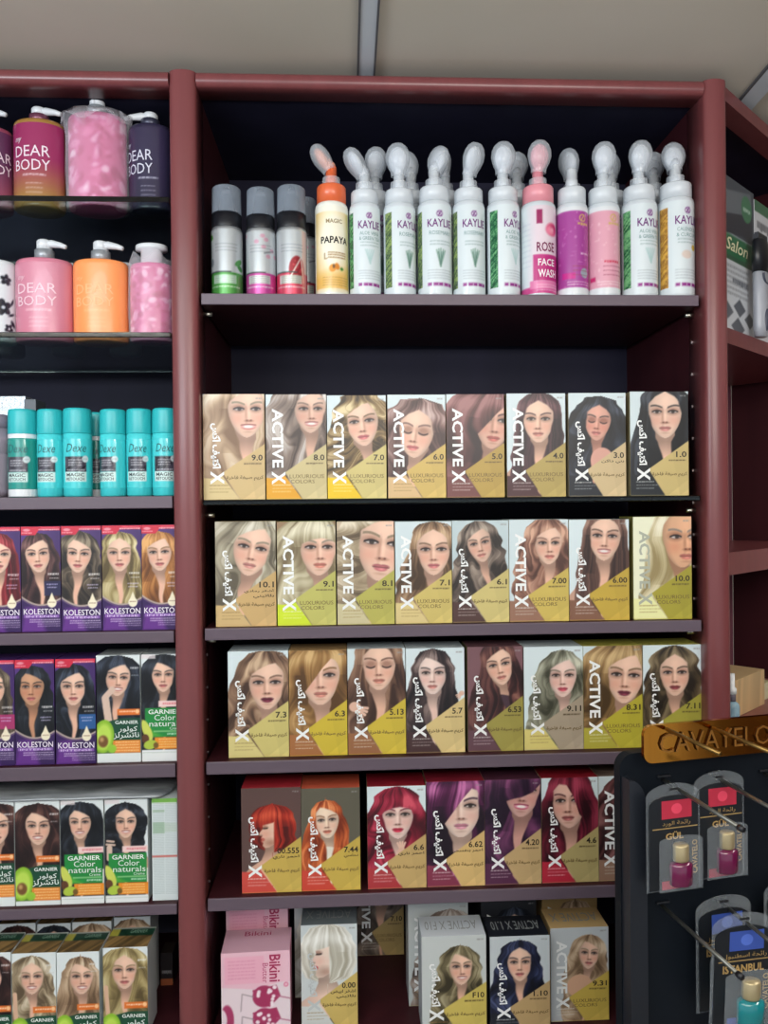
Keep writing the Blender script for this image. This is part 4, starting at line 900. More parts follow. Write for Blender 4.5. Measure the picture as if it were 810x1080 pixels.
def foam_bottle(x0p, x1p, ycb, yct, kind, phi, label, Yc=.036, zb=None, cap=(208, 215, 221), brush=None, cover=True, seed=1, yaw=.15, body=(206, 214, 220), lean=.16):
    zb = HS[0] + .0004 if zb is None else zb
    c0, c1 = at(x0p, 290, Yc), at(x1p, 290, Yc)
    r = (c1.x - c0.x) / 2; xc = (c0.x + c1.x) / 2
    zt = at((x0p + x1p) / 2, ycb, Yc - r * .6).z - zb; zc = at((x0p + x1p) / 2, yct, Yc - r * .6).z - zb
    t = thing('foam_bottle', label, 'bottle', (xc, Yc, zb), 0, 'foam bottles on the top shelf')
    m = MB(); m.lathe([(r * .86, 0), (r * .97, .0015), (r, .004), (r, zt - .007), (r * .97, zt - .003), (r * .9, zt - .0006), (r * .72, zt)], seg=36)
    m.build('body', mat('bottle', body, .3, coat=.4), t)
    fn, A = wrap(r, r, .005, zt - .008, yaw, 3.4)
    gridmesh('label_print', bottle_label(kind, 60, A, seed), fn, printmat('label_gloss', .26, 0, .4), t)
    f2 = lambda u, v: fn(u, v, .0007)
    if kind in ('aloe', 'rosemary', 'calendula'):
        tl = (110, 150, 150)
        it = [('KAYLIE', (.36, .165 * A, .80, .255 * A), (110, 44, 120), 0, .015)]
        it += [('ROSEMARY', (.39, .30 * A, .79, .345 * A), tl)] if kind == 'rosemary' else [('ALOE VERA' if kind == 'aloe' else 'CALENDULA', (.39, .29 * A, .78, .33 * A), tl), ('& GREEN TEA' if kind == 'aloe' else '& CURCUMA', (.38, .35 * A, .80, .39 * A), tl)]
        letters('brand_lettering', it, f2, t)
    elif kind == 'papaya': letters('brand_lettering', [('PAPAYA', (.29, .355 * A, .80, .435 * A), (34, 30, 24), 0, .03), ('MAGIC', (.39, .155 * A, .68, .205 * A), (150, 130, 90), 0, .02)], f2, t)
    elif kind == 'rose': letters('brand_lettering', [('ROSE', (.40, .42 * A, .72, .53 * A), (120, 30, 80), 0, .02), ('FACE', (.42, .61 * A, .72, .69 * A), (240, 226, 234), 0, .02), ('WASH', (.42, .73 * A, .76, .82 * A), (240, 226, 234), 0, .02)], f2, t)
    mc = mat('cap', cap, .34, coat=.2)
    m = MB(); rc = r * .885; m.lathe([(rc, zt - .0005), (rc, zc - .002), (rc * .95, zc), (rc * .4, zc)], seg=32); m.build('collar', mc, t)
    m = MB(); m.lathe([(.0088, zc - .001), (.0088, zc + .014), (.0078, zc + .0145), (.0078, zc + .029), (.006, zc + .031)], seg=20); m.build('pump_stem', mc, t)
    bm_ = mat('silicone', brush, .45) if brush else M_BRUSH
    rz = Matrix.Rotation(phi, 4, 'Z'); T = Matrix.Translation((0, 0, zc))
    if cover is not None:
        m = MB(); m.tube([(0, 0, .024), (0, -.001, .030), (0, -.003 - .05 * lean * .2, .037)], [.0078, .0080, .0084], 14)
        Rt = Matrix.Rotation(lean, 3, 'X'); cc_ = Vector((0, -.003, .0255)) + Rt @ Vector((0, 0, .0185))
        m.ball(cc_, (.0142, .0084, .0185), Rt); m.xf(T @ rz); m.build('brush_head', bm_, t)
    if cover:
        m = MB(); sec = [(-.022, .0108, .0100), (-.016, .0112, .0102), (-.008, .0152, .0120), (.001, .0178, .0134), (.010, .0170, .0128), (.0175, .0134, .0105), (.0222, .0080, .0068), (.0238, .0005, .0005)]
        seg = 28; vs = [cc_ + Rt @ Vector((rx * math.cos(2 * math.pi * k / seg), ry * math.sin(2 * math.pi * k / seg), z)) for z, rx, ry in sec for k in range(seg)]
        m.add(vs, [(q * seg + k, q * seg + (k + 1) % seg, (q + 1) * seg + (k + 1) % seg, (q + 1) * seg + k) for q in range(len(sec) - 1) for k in range(seg)], 0, True)
        m.xf(T @ rz); m.build('brush_cover', M_CLEAR, t)
        m = MB(); m.lathe([(.0128, zc + .0004), (.0125, zc + .013)], seg=24, caps=False); m.build('cover_ring', M_CLEAR, t)
    return t
D = math.radians
BOT = [
 (333, 367.6, 213, 194, 'papaya', D(-100), 'white papaya bottle with an orange cap, its clear brush cover leaning left', dict(cap=(226, 106, 62), brush=(222, 160, 140), body=(238, 238, 228), yaw=.05, lean=.55)),
 (369, 401.5, 214, 200, 'aloe', D(-80), 'white aloe vera bottle beside the orange capped papaya bottle', dict(yaw=.02, lean=.55)),
 (405, 438.5, 214, 199, 'rosemary', D(-18), 'first white rosemary bottle from the left, with a wide leafy strip', dict(yaw=.30)),
 (441, 476.5, 212, 196, 'rosemary', D(130), 'second white rosemary bottle, its brush turned to the back', dict(yaw=-.05, lean=.3)),
 (478, 511.5, 212, 198, 'rosemary', D(42), 'third white rosemary bottle, its brush turned right', dict(yaw=-.05, lean=.35)),
 (514, 548, 212, 197, 'aloe', 0, 'white aloe vera bottle left of the pink capped bottle, with a wide green strip', dict(yaw=.34)),
 (550, 586, 213, 195, 'rose', D(12), 'rose bottle with a pink cap and pink brush', dict(cap=(226, 146, 158), brush=(226, 158, 170), yaw=.0)),
 (587.5, 619.7, 214, 197, 'magenta', D(175), 'magenta bottle with a bare white pump stem', dict(yaw=.08, cover=None)),
 (620, 653, 214, 197, 'blush', 0, 'pale pink bottle with gold emblem and white cap', dict(yaw=.0)),
 (656.6, 692.4, 211, 195, 'aloe', D(5), 'white aloe vera bottle right of the pale pink bottle', dict(yaw=.02)),
 (695, 731, 208, 192, 'calendula', D(178), 'white bottle with an orange strip, at the right end of the top shelf', dict(yaw=.04)),
]
for i, (x0, x1, yb, yt, kind, phi, label, kw) in enumerate(BOT): foam_bottle(x0, x1, yb, yt, kind, phi, label, seed=30 + i, **kw)
for i, (xp, phi, near) in enumerate(((396, D(20), 'left of the first rosemary bottle'), (434, D(-150), 'between the first two rosemary bottles'), (470, D(-60), 'between the second and third rosemary bottles'), (546, D(170), 'left of the pink capped bottle'), (604, D(-60), 'behind the magenta bottle'), (645, D(180), 'behind the pale pink bottle'), (690, D(160), 'left of the orange striped bottle'))):
    foam_bottle(xp - 15.5, xp + 15.5, 216, 201, ('rosemary', 'aloe')[i % 2], phi, 'back rank foam bottle, only its brush showing, ' + near, Yc=.092, seed=60 + i)

# silver mousse cans with smoky overcaps
def can_label(nx, A, low, pic, seed):
    c = Canvas(nx, A, (196, 202, 206)); r = random.Random(seed)
    c.rgb = c.rgb * (.92 + .12 * vnoise(c.X * 6, seed)[..., None])
    c.rect(-.1, .66 * A, 1.1, A + .1, low)
    if pic == 'leaf':
        c.ell(.16, .10 * A, .08, .05, (90, 160, 70), rot=.4); c.ell(.78, .5 * A, .10, .05, (70, 140, 70), rot=-.6); c.ell(.82, .58 * A, .08, .05, (60, 130, 60), rot=.5); c.line([(.12, .15 * A), (.16, .5 * A)], .03, (120, 160, 140)); c.ell(.2, .5 * A, .06, .08, (120, 130, 140), .8)
    if pic == 'pink':
        for _ in range(8): c.ell(r.uniform(.1, .9), r.uniform(.02, .4) * A, .05, .04, (214, 130, 160), .6)
        c.line([(.6, .35 * A), (.8, .3 * A)], .03, (110, 110, 120), .7)
    if pic == 'pome':
        c.ell(.62, .62 * A, .16, .22 * A, (150, 40, 50)); 
        for _ in range(30): c.ell(.62 + r.uniform(-.1, .1), (.62 + r.uniform(-.15, .15)) * A, .016, .02, (196, 70, 80), .8)
        c.line([(.44, .8 * A), (.7, .42 * A), (.76, .8 * A)], .025, (226, 210, 206)); c.line([(.8, .0), (.8, A)], .14, (206, 160, 160), .6)
    c.rect(.15, .645 * A, .62, .665 * A, (60, 70, 70)); c.rect(.26, .70 * A, .72, .83 * A, (206, 226, 214), .85)
    for i in range(4): c.dashes(.3, .7, (.715 + i * .03) * A, .014, (110, 130, 120), seed + i, .7)
    for i in range(3): c.dashes(.3, .75, (.22 + i * .05) * A, .02, (120, 126, 132), seed + 5 + i, .5)
    c.dashes(.2, .8, .87 * A, .03, (226, 236, 228), seed + 9, .7)
    return c
M_OVER = film('smoky_overcap', (160, 172, 186), .62, .2)
def mousse(x0p, x1p, yc, yk, yt, low, pic, label, seed, Yc=.034, zb=None):
    zb = HS[0] + .0004; c0, c1 = at(x0p, 290, Yc), at(x1p, 290, Yc); r = (c1.x - c0.x) / 2; xm = (x0p + x1p) / 2
    zt, zk, zo = [at(xm, y, Yc - r * .7).z - zb for y in (yc, yk, yt)]
    t = thing('mousse_can', label, 'can', ((c0.x + c1.x) / 2, Yc, zb), 0, 'silver mousse cans on the top shelf')
    m = MB(); m.lathe([(r * .9, 0), (r, .002), (r, zt - .004), (r * .96, zt)], seg=36); m.build('body', mat('aluminium', (196, 202, 206), .28, .7), t)
    fn, A = wrap(r, r, .002, zt - .005, .0, 3.4)
    gridmesh('label_print', can_label(60, A, low, pic, seed), fn, printmat('label_metal', .26, .35, .3), t)
    m = MB(); m.lathe([(r * .96, zt - .0002), (r * .97, zt + .002), (r * .97, zk), (r * .6, zk + .001)], seg=32); m.build('collar', M_BLACK, t)
    m = MB(); m.lathe([(r * .5, zk), (r * .5, zo - .014), (r * .7, zo - .013), (r * .7, zo - .006), (r * .4, zo - .004)], seg=20); m.build('pump_head', mat('grey_pump', (96, 104, 116), .4), t)
    m = MB(); m.lathe([(r * .955, zk + .0012), (r * .93, zo - .002), (r * .86, zo), (0.0003, zo)], seg=32, caps=False); m.build('overcap', M_OVER, t)
mousse(223.5, 256, 239, 224, 195, (76, 150, 70), 'leaf', 'silver mousse can with a green base, leftmost on the top shelf', 1)
mousse(260, 291, 241, 227, 197.5, (190, 70, 150), 'pink', 'silver mousse can with a magenta base, second on the top shelf', 2)
mousse(292, 324, 240, 224, 195, (206, 70, 96), 'pome', 'silver mousse can with a pomegranate picture and a red base', 3)
mousse(311, 335, 250, 236, 208, (170, 50, 70), 'pink', 'mousse can standing behind, between the pomegranate can and the papaya bottle', 4, Yc=.084)

# ------------------------------------------------------------------ turquoise spray cans
def dexe_label(nx, A, base, seed):
    c = Canvas(nx, A, base)
    c.rect(.26, .36 * A, .74, .665 * A, (52, 50, 60))
    t = vnoise(c.X * 18 + 4 * np.sin(c.Y * 9), seed)[..., None]; mk = ((c.X > .26) * (c.X < .74) * (c.Y > .36 * A) * (c.Y < .665 * A)).astype(float)
    c.put(mk, col((26, 25, 34)) * (1 - t) + col((84, 80, 94)) * t)
    for i in range(3): c.dashes(.36, .64, (.42 + .05 * i) * A, .03, (206, 206, 212), seed + i, .8)
    c.dashes(.32, .7, .62 * A, .03, (210, 214, 218), seed + 8, .8)
    c.rect(.26, .67 * A, .74, .87 * A, (206, 230, 226)); c.ell(.72, .41 * A, .075, .075, (206, 222, 224)); c.dashes(.67, .77, .40 * A, .02, (150, 160, 170), seed + 9, .8)
    return c
def dexe(x0p, x1p, yt, label, seed, Yc=.034, dark=False, yaw=0.):
    zb = LZ[2] + .0004; c0, c1 = at(x0p, 480, Yc), at(x1p, 480, Yc); r = (c1.x - c0.x) / 2; xm = (x0p + x1p) / 2
    zo = at(xm, yt, Yc).z - zb; zc = zo * (1 - .285)
    t = thing('spray_can', label, 'can', ((c0.x + c1.x) / 2, Yc, zb), 0, 'turquoise spray cans')
    base = (30, 146, 136) if dark else (66, 204, 210)
    m = MB(); m.lathe([(r * .93, 0), (r, .002), (r, zc - .001), (r * .95, zc)], seg=36); m.build('body', mat('can_body', base, .32, coat=.3), t)
    if dark:
        for q0, q1 in ((.001, .011), (zc - .006, zc)):
            m = MB(); m.lathe([(r * 1.006, q0), (r * 1.006, q1)], seg=36, caps=False); m.build('white_band', M_WHITE, t)
    fn, A = wrap(r, r, .012, zc - .008, yaw, 3.3)
    gridmesh('label_print', dexe_label(56, A, base, seed), fn, printmat('label_gloss', .3, 0, .3), t)
    letters('brand_lettering', [('Dexe', (.30, .10 * A, .74, .27 * A), (28, 96, 100), 0, .0, .3), ('MAGIC', (.31, .695 * A, .69, .765 * A), (50, 60, 66), 0, .015), ('RETOUCH', (.31, .785 * A, .69, .845 * A), (60, 70, 76), 0, .01)], lambda u, v: fn(u, v, .0006), t)
    m = MB(); m.lathe([(r * 1.0, zc + .0002), (r * 1.01, zc + .001), (r * .985, zo - .004), (r * .95, zo - .0012), (r * .85, zo)], seg=36); m.build('cap', mat('can_cap', (44, 182, 188), .36), t)
for i, (x0, x1, yt, yaw, lb) in enumerate(((9.6, 39.3, 432.5, -.12, 'spray can with a darker green body and white bands, leftmost'), (40, 67, 432.5, -.12, 'turquoise spray can right of the dark green bodied one'), (67.5, 96.8, 431.5, .12, 'turquoise spray can left of the gap with the hidden can'), (106, 133.3, 432.5, -.35, 'turquoise spray can right of the gap with the hidden can'), (134, 160.4, 432, .0, 'turquoise spray can second from the cabinet divider'), (161, 188.5, 431.5, .1, 'turquoise spray can touching the cabinet divider'))):
    dexe(x0, x1, yt, lb, 40 + i, dark=(i == 0), yaw=yaw)
dexe(89, 115, 436, 'green bodied spray can half hidden behind the others', 49, Yc=.082, dark=True)
# lilac bottle and silver box at the left edge
zb = LZ[2] + .0004; c0 = at(-8, 480, .04)
t = thing('lilac_bottle', 'lilac grey bottle cut by the left picture edge beside the spray cans', 'bottle', (c0.x, .04, zb))
m = MB(); r = at(7.5, 480, .03).x - c0.x; zo = at(0, 452, .03).z - zb
m.lathe([(r * .8, 0), (r * .97, .01), (r, .03), (r, zo * .62), (r * .97, zo * .63), (r, zo * .64), (r, zo)], seg=32); m.build('body', mat('lilac', (150, 138, 152), .35), t)
m = MB(); z2 = at(0, 437, .03).z - zb; m.lathe([(r * 1.0, zo + .0003), (r * 1.0, z2 - .001), (r * .9, z2)], seg=32); m.build('cap', mat('lilac_cap', (140, 126, 142), .4), t)
a0, a1 = at(-20, 440, .13), at(27, 440, .13)
o, w, h, fr, _ = carton('glitter_box', a0.x, a1.x, zb, at(10, 418, .13).z, .13, .05, (150, 156, 162), (170, 176, 180), 'silver glitter box behind the lilac bottle and the first spray can', 'box')
c = Canvas(90, h / w, (160, 166, 170)); c.rgb = c.rgb * (.6 + .7 * np.random.RandomState(3).rand(*c.X.shape)[..., None]); gridmesh('front_print', c, fr, printmat('foil', .3, .4), o)
a1b = at(38, 440, .12)
o, w, h, fr, _ = carton('grey_box', a1.x + .002, a1b.x, zb, at(30, 421, .12).z, .12, .04, (84, 90, 98), (110, 116, 122), 'narrow dark grey box behind the first spray cans', 'box')

# ------------------------------------------------------------------ pump bottles in the left bay
def flower_canvas(nx, A):
    c = Canvas(nx, A, (222, 228, 232)); r = random.Random(5)
    for (x, y, q) in ((.5, .55 * A, .11), (.62, .30 * A, .08), (.78, .62 * A, .12), (.82, .22 * A, .08), (.60, .85 * A, .10), (.86, .92 * A, .07), (.3, .4 * A, .1), (.35, .75 * A, .1)):
        for k in range(5):
            a = k * 2 * math.pi / 5 + x * 9; c.ell(x + q * .55 * math.cos(a), y + q * .55 * math.sin(a), q * .46, q * .36, (28, 30, 44), rot=a)
        c.ell(x, y, q * .2, q * .2, (206, 212, 220))
    for _ in range(16):
        x, y, a = r.uniform(.1, .95), r.uniform(.05, .95) * A, r.uniform(0, 3); c.ell(x, y, .05, .018, (34, 36, 50), rot=a)
    return c
def plain_canvas(nx, A, top, bot, seed, lines=(225, 215, 225), txt=True):
    c = Canvas(nx, A, top); g = np.clip((c.Y / A - .45) / .5, 0, 1)[..., None]
    c.rgb = col(top) * (1 - g) + col(bot) * g
    if txt:
        c.dashes(.36, .66, .665 * A, .03, lines, seed, .8)
        for i in range(3): c.dashes(.40, .62, (.78 + i * .06) * A, .018, lines, seed + 2 + i, .5)
    return c
M_FILM2 = film('crinkled_bag', (232, 230, 238), .84, .18, .35)
def pump_bottle(x0p, x1p, ytop, zb, kind, label, Yc=.05, cols=((196, 120, 140), (196, 120, 140)), pump=True, pdir=1, pcol=(216, 220, 224), ptop=None, txtc=(226, 206, 216), bag=None, yaw=0., seed=1, collar=(150, 156, 162), lid=None):
    ym = ytop + 40
    c0, c1 = at(x0p, ym, Yc), at(x1p, ym, Yc); rx = (c1.x - c0.x) / 2; ry = rx * .72; xm = (x0p + x1p) / 2
    zt = at(xm, ytop, Yc).z - zb
    t = thing('pump_bottle', label, 'bottle', ((c0.x + c1.x) / 2, Yc, zb + .0004))
    bm_ = mat('lotion_bottle', cols[1], .34, coat=.3)
    m = MB(); m.lathe([(rx * .93, 0), (rx * .985, .002), (rx, .006), (rx, zt - .008), (rx * .985, zt - .003), (rx * .94, zt - .0006), (rx * .3, zt + .002)], seg=44, sy=ry / rx); m.build('body', bm_, t)
    fn, A = wrap(rx, ry, .004, zt - .007, 0, 3.0)
    if kind == 'floral': c = flower_canvas(70, A)
    elif kind == 'mottled':
        c = Canvas(60, A, (206, 84, 140)); r = random.Random(seed)
        for _ in range(90): c.ell(r.uniform(.05, .95), r.uniform(0, A), r.uniform(.015, .07), r.uniform(.02, .10), ((236, 176, 208), (244, 214, 230), (176, 44, 104), (226, 120, 170), (184, 50, 110))[r.randrange(5)], .7, rot=r.uniform(0, 3), soft=.035)
    else: c = plain_canvas(60, A, cols[0], cols[1], seed, txtc)
    gridmesh('label_print', c, fn, printmat('label_gloss', .3, 0, .3), t)
    if kind == 'dear':
        letters('brand_lettering', [('my', (.235 + yaw, .195 * A, .345 + yaw, .265 * A), txtc, 0, .0, .3), ('DEAR', (.235 + yaw, .30 * A, .72 + yaw, .44 * A), txtc), ('BODY', (.235 + yaw, .48 * A, .72 + yaw, .62 * A), txtc)], lambda u, v: fn(u, v, .0008), t)
    if pump:
        zp = at(xm, ptop, Yc).z - zb
        m = MB(); k0 = zt + .001; k1 = zt + (zp - zt) * .52
        m.lathe([(.0135, k0), (.0135, k1), (.012, k1 + .001)], seg=26); m.build('collar', mat('pump_collar', collar, .3, .3), t)
        m = MB(); mc = mat('pump', pcol, .35)
        m.lathe([(.0105, k1 + .001), (.0105, zp - .002), (.009, zp)], seg=24)
        m.tube([(0, 0, zp - .006), (pdir * .012, -.004, zp - .0055), (pdir * .026, -.008, zp - .009), (pdir * .034, -.011, zp - .0125)], [.0062, .0055, .004, .003], 12)
        m.build('pump_head', mc, t)
    if lid:
        zl = at(xm, lid[0], Yc).z - zb; m = MB(); m.lathe([(rx * .5, zt + .002), (rx * .5, zl - .008), (rx * lid[1], zl - .007), (rx * lid[1], zl - .001), (rx * lid[1] * .95, zl)], seg=36, sy=ry / rx); m.build('lid', mat('pump', pcol, .35), t)
    if bag:
        zt2, fl = bag; rr_ = random.Random(seed)
        m = MB(); seg = 40; prof = [(1.03, -.0003), (1.06, .004), (1.08, zt * .4), (1.10, zt * .8), (1.08 + fl, zt * 1.02), (1.02 + fl * 1.6, zt2)]
        vs = []
        for i, (q, z) in enumerate(prof):
            for k in range(seg):
                a = 2 * math.pi * k / seg; cr = 1 + (.035 * math.sin(a * 7 + i * 2.1) + .02 * math.sin(a * 13 + i * 4)) * (.3 if i < 1 else 1)
                vs.append((rx * q * cr * math.cos(a), ry * q * cr * math.sin(a) * 1.0, z + (.006 * math.sin(a * 5 + 1) if i == len(prof) - 1 else 0)))
        m.add(vs, [(i * seg + k, i * seg + (k + 1) % seg, (i + 1) * seg + (k + 1) % seg, (i + 1) * seg + k) for i in range(len(prof) - 1) for k in range(seg)], 0, True)
        m.build('plastic_bag', M_FILM2, t)
    return t
z1_, z2_ = LZ[0], LZ[1]
pump_bottle(-44, 13.5, 140, z1_, 'dear', 'plum pump bottle cut by the left picture edge on the upper glass shelf', cols=((92, 48, 82), (150, 72, 96)), ptop=116, yaw=.24, seed=2, pcol=(206, 210, 216))
pump_bottle(15.5, 68.5, 133, z1_, 'dear', 'raspberry to gold pump bottle on the upper glass shelf', cols=((150, 44, 92), (160, 118, 60)), ptop=115.5, seed=3, collar=(120, 70, 90), txtc=(232, 214, 224))
pump_bottle(73, 133.5, 127, z1_, 'mottled', 'pump bottle in a crinkled clear bag, pink, on the upper glass shelf', ptop=104, seed=4, cols=((214, 96, 150), (214, 96, 150)), bag=(.118, .13), Yc=.046, pdir=-.1)
pump_bottle(136.5, 182, 137, z1_, 'dear', 'dark navy pump bottle on the upper glass shelf', cols=((52, 46, 74), (46, 42, 66)), ptop=121, pdir=-1, yaw=-.14, seed=5, collar=(60, 62, 80), txtc=(206, 206, 222), Yc=.052)
pump_bottle(-42, 17, 278, z2_, 'floral', 'white pump bottle with black flowers at the left picture edge', pump=False, cols=((222, 228, 232), (222, 228, 232)), seed=6)
pump_bottle(17.8, 77.2, 277.5, z2_, 'dear', 'dusty pink pump bottle on the lower glass shelf', cols=((206, 130, 152), (206, 124, 146)), ptop=254.5, seed=7, txtc=(232, 196, 208))
pump_bottle(78.3, 135.6, 278.5, z2_, 'dear', 'bright orange pump bottle on the lower glass shelf', cols=((250, 156, 92), (250, 152, 88)), ptop=256, seed=8, txtc=(252, 182, 128))
pump_bottle(138, 183, 281, z2_, 'mottled', 'wrapped pink bottle with a white lid beside the divider on the lower glass shelf', pump=False, lid=(260, .74), seed=9, cols=((214, 96, 150), (214, 96, 150)), bag=(.1145, -.02), Yc=.044)
for i, (xp, zz, nm) in enumerate(((8, z2_, 'left of the dusty pink'), (72, z2_, 'between the dusty pink and orange'), (132, z2_, 'right of the orange'))):
    t = thing('lotion_bottle', 'small pale bottle in shadow at the back, ' + nm + ' pump bottle', 'bottle', (at(xp, 300, .14).x, .14, zz + .0004))
    m = MB(); h = at(xp, 281, .13).z - zz; m.lathe([(.022, 0), (.024, .003), (.024, h - .01), (.02, h - .002), (.012, h)], seg=24); m.build('body', mat('pale_bottle', (150, 150, 160), .4), t)
    m = MB(); m.lathe([(.0125, h + .0002), (.0125, h + .005), (.011, h + .006)], seg=20); m.build('cap', M_WHITE, t)
# ------------------------------------------------------------------ the angled cabinet on the right
TH = math.radians(41)
cd = Vector((math.cos(TH), math.sin(TH), 0)); cn = Vector((math.sin(TH), -math.cos(TH), 0))
C0 = Vector((XP1 + .0008, .004, 0)); LEN = .42
C1 = C0 + cd * LEN
cc = thing('corner_cabinet', 'maroon corner cabinet angled away at the right picture edge', 'cabinet', (0, 0, 0))
def cprism(name, a0, a1, z0, z1, f0, f1, m, parent):
    """front edge from C0+cd*a0 to C0+cd*a1; cut square where it meets the middle bay"""
    k = math.tan(TH)
    pts = [C0 + cd * max(a0, f0 * k) - cn * f0, C0 + cd * a1 - cn * f0, C0 + cd * a1 - cn * f1, C0 + cd * max(a0, f1 * k) - cn * f1]
    mb = MB(); mb.prism([(p.x, p.y) for p in pts], z0, z1); return mb.build(name, m, parent)
cprism('top_rail', 0.0, LEN, RAILB, TOPZ, 0, .03, M_MAR, cc)
cprism('top_panel', 0.0, LEN, TOPZ - .012, TOPZ - .0002, .0305, .16, M_BACK, cc)
cprism('back_panel', 0.0, LEN, .0, TOPZ - .0125, .1605, .172, noisy('corner_back', (112, 66, 78), (120, 72, 84), (20, 20, 3), .5), cc)
mb = MB(); mb.box(.7230, .7250, .046, .25, 0, TOPZ - .013); mb.build('side_panel', M_MARD, cc)
cz = [hit(767, 345, C0, cn).z, hit(768, 583, C0, cn).z, hit(768, 776, C0, cn).z]
for i, z in enumerate(cz):
    th = (.0225, .033, .03)[i]
    o = cprism('corner_shelf', .0005, LEN - .001, z - th, z, .0005, .16, M_MAR, None)
    tag(o, ('thick maroon corner shelf under the hair clipper boxes', 'empty maroon corner shelf halfway down the right edge', 'maroon corner shelf carrying the tan box, just above the gold sign')[i], 'shelf')
cprism('plinth', 0, LEN, 0, .08, .02, .15, M_MARD, cc)
cprism('far_panel', LEN + .001, LEN + .02, 0, TOPZ, 0, .16, M_MARD, cc)
def cbox(name, a0, a1, f0, dep, z0, z1, body, label, art, nx=70, cat='box'):
    """a carton whose front stands parallel to the angled cabinet's front"""
    w = a1 - a0; h = z1 - z0; mb = MB(); mb.box(-w / 2, w / 2, -dep / 2, dep / 2, 0, h, 0, .0008)
    p = C0 + cd * ((a0 + a1) / 2) - cn * (f0 + dep / 2)
    o = mb.build(name, mat('carton', body, .42), None, (p.x, p.y, z0 + .0004), TH); tag(o, label, cat)
    fr = lambda u, v, e=.0003: ((u - .5) * w, np.full(np.shape(u), -dep / 2 - e), h - v * w)
    c = art(nx, h / w)
    gridmesh('front_print', c, fr, printmat(), o); return o, fr, h / w
def cpx(px, py, f=0.):
    P0 = C0 - cn * f; p = hit(px, py, P0, cn); return (p - C0).dot(cd), p.z
F = .012
aL = .013; aR, zt = cpx(794.5, 205, F)
def salon(nx, A):
    c = Canvas(nx, A, (206, 210, 216))
    c.rect(-.1, -.1, 1.1, .36 * A, (70, 76, 86)); c.poly([(.1, .1 * A), (.9, .02 * A), (.95, .22 * A), (.15, .33 * A)], (104, 110, 118)); c.poly([(.1, .25 * A), (.95, .16 * A), (.95, .32 * A), (.1, .37 * A)], (52, 54, 64))
    c.ell(.78, .14 * A, .16, .16, (70, 120, 90)); c.dashes(.68, .9, .135 * A, .05, (214, 226, 220), 3)
    c.rect(-.1, .365 * A, 1.1, .53 * A, (52, 110, 76)); c.rect(-.1, .50 * A, 1.1, .53 * A, (60, 90, 70))
    for i in range(6): c.dashes(.15, .82, (.56 + .035 * i) * A, .035, (120, 124, 132), 5 + i, .6)
    c.dashes(.35, .82, .64 * A, .06, (70, 74, 84), 30, .8)
    for (x, y, q) in ((.2, .86, .17), (.55, .82, .18), (.85, .88, .16), (.5, .95, .2)): c.poly([(x - q, y * A), (x, y * A - q * .6), (x + q, y * A), (x, y * A + q * .6)], (92, 96, 104))
    return c
o, fr, A = cbox('clipper_box', aL, aR, F, .026, cz[0], zt, (170, 176, 184), 'hair clipper box with a green salon banner, beside the right post', salon)
letters('brand_lettering', [('Salon', (.16, .385 * A, .80, .47 * A), (232, 226, 190), 0, .01, .3)], lambda u, v: fr(u, v, .0007), o)
a2, zt2 = cpx(795.5, 210, F)
def kiep(nx, A):
    c = Canvas(nx, A, (206, 208, 214)); c.rect(-.1, -.1, 1.1, .08 * A, (70, 110, 84)); c.dashes(.08, .9, .14 * A, .12, (70, 72, 80), 4, .8)
    c.rect(.0, .33 * A, 1.1, .65 * A, (120, 100, 110)); c.ell(.6, .5 * A, .3, .3, (70, 60, 76)); c.rect(-.1, .35 * A, 1.1, .40 * A, (206, 120, 120)); c.rect(-.1, .64 * A, 1.1, .72 * A, (70, 66, 80))
    for i in range(5): c.dashes(.05, .8, (.76 + .04 * i) * A, .04, (120, 122, 130), 7 + i, .7)
    return c
cbox('clipper_box', a2, a2 + .12, F, .06, cz[0], zt2, (206, 208, 214), 'pale clipper box with a green top edge, at the right picture edge', kiep)
# the clipper in front of the two boxes
ac, _ = cpx(797, 300, .0); zc0 = cz[0] + .0006; zc1 = cpx(800, 251, .0)[1]
p = C0 + cd * ac - cn * .0005 + cn * -.0015
t = thing('hair_clipper', 'black and silver hair clipper standing before the clipper boxes', 'clipper', (p.x + cn.x * .009 + .0, p.y + cn.y * .009, zc0), TH)
hh = zc1 - zc0; m = MB()
def loft(m, secs, mi=0):
    seg = 20; vs = []
    for z, rx, ry, y in secs: vs += [(rx * math.cos(2 * math.pi * k / seg), y + ry * math.sin(2 * math.pi * k / seg), z) for k in range(seg)]
    n = len(secs)
    m.add(vs, [(i * seg + k, i * seg + (k + 1) % seg, (i + 1) * seg + (k + 1) % seg, (i + 1) * seg + k) for i in range(n - 1) for k in range(seg)] + [tuple(range(seg)), tuple((n - 1) * seg + k for k in range(seg))], mi, True)
loft(m, [(0, .013, .008, 0), (hh * .1, .0155, .010, 0), (hh * .4, .016, .010, 0), (hh * .62, .018, .010, 0)]); m.build('body', mat('clipper_grey', (170, 174, 184), .35), t)
m = MB(); loft(m, [(hh * .621, .0185, .0104, 0), (hh * .8, .021, .0108, 0), (hh * .93, .019, .009, 0), (hh * .95, .012, .006, 0)]); m.build('head', M_BLACK, t)
m = MB(); 
for k in range(9): m.box(-.0176 + k * .0042, -.0152 + k * .0042, -.004, .002, hh * .94, hh)
m.box(-.018, .018, .002, .004, hh * .94, hh * .985); m.build('blade', mat('blade_steel', (120, 124, 132), .3, .9), t)
m = MB(); m.ball((0, -.0085, hh * .16), (.0075, .004, .018)); m.build('switch', mat('clipper_dark', (70, 74, 90), .4), t)
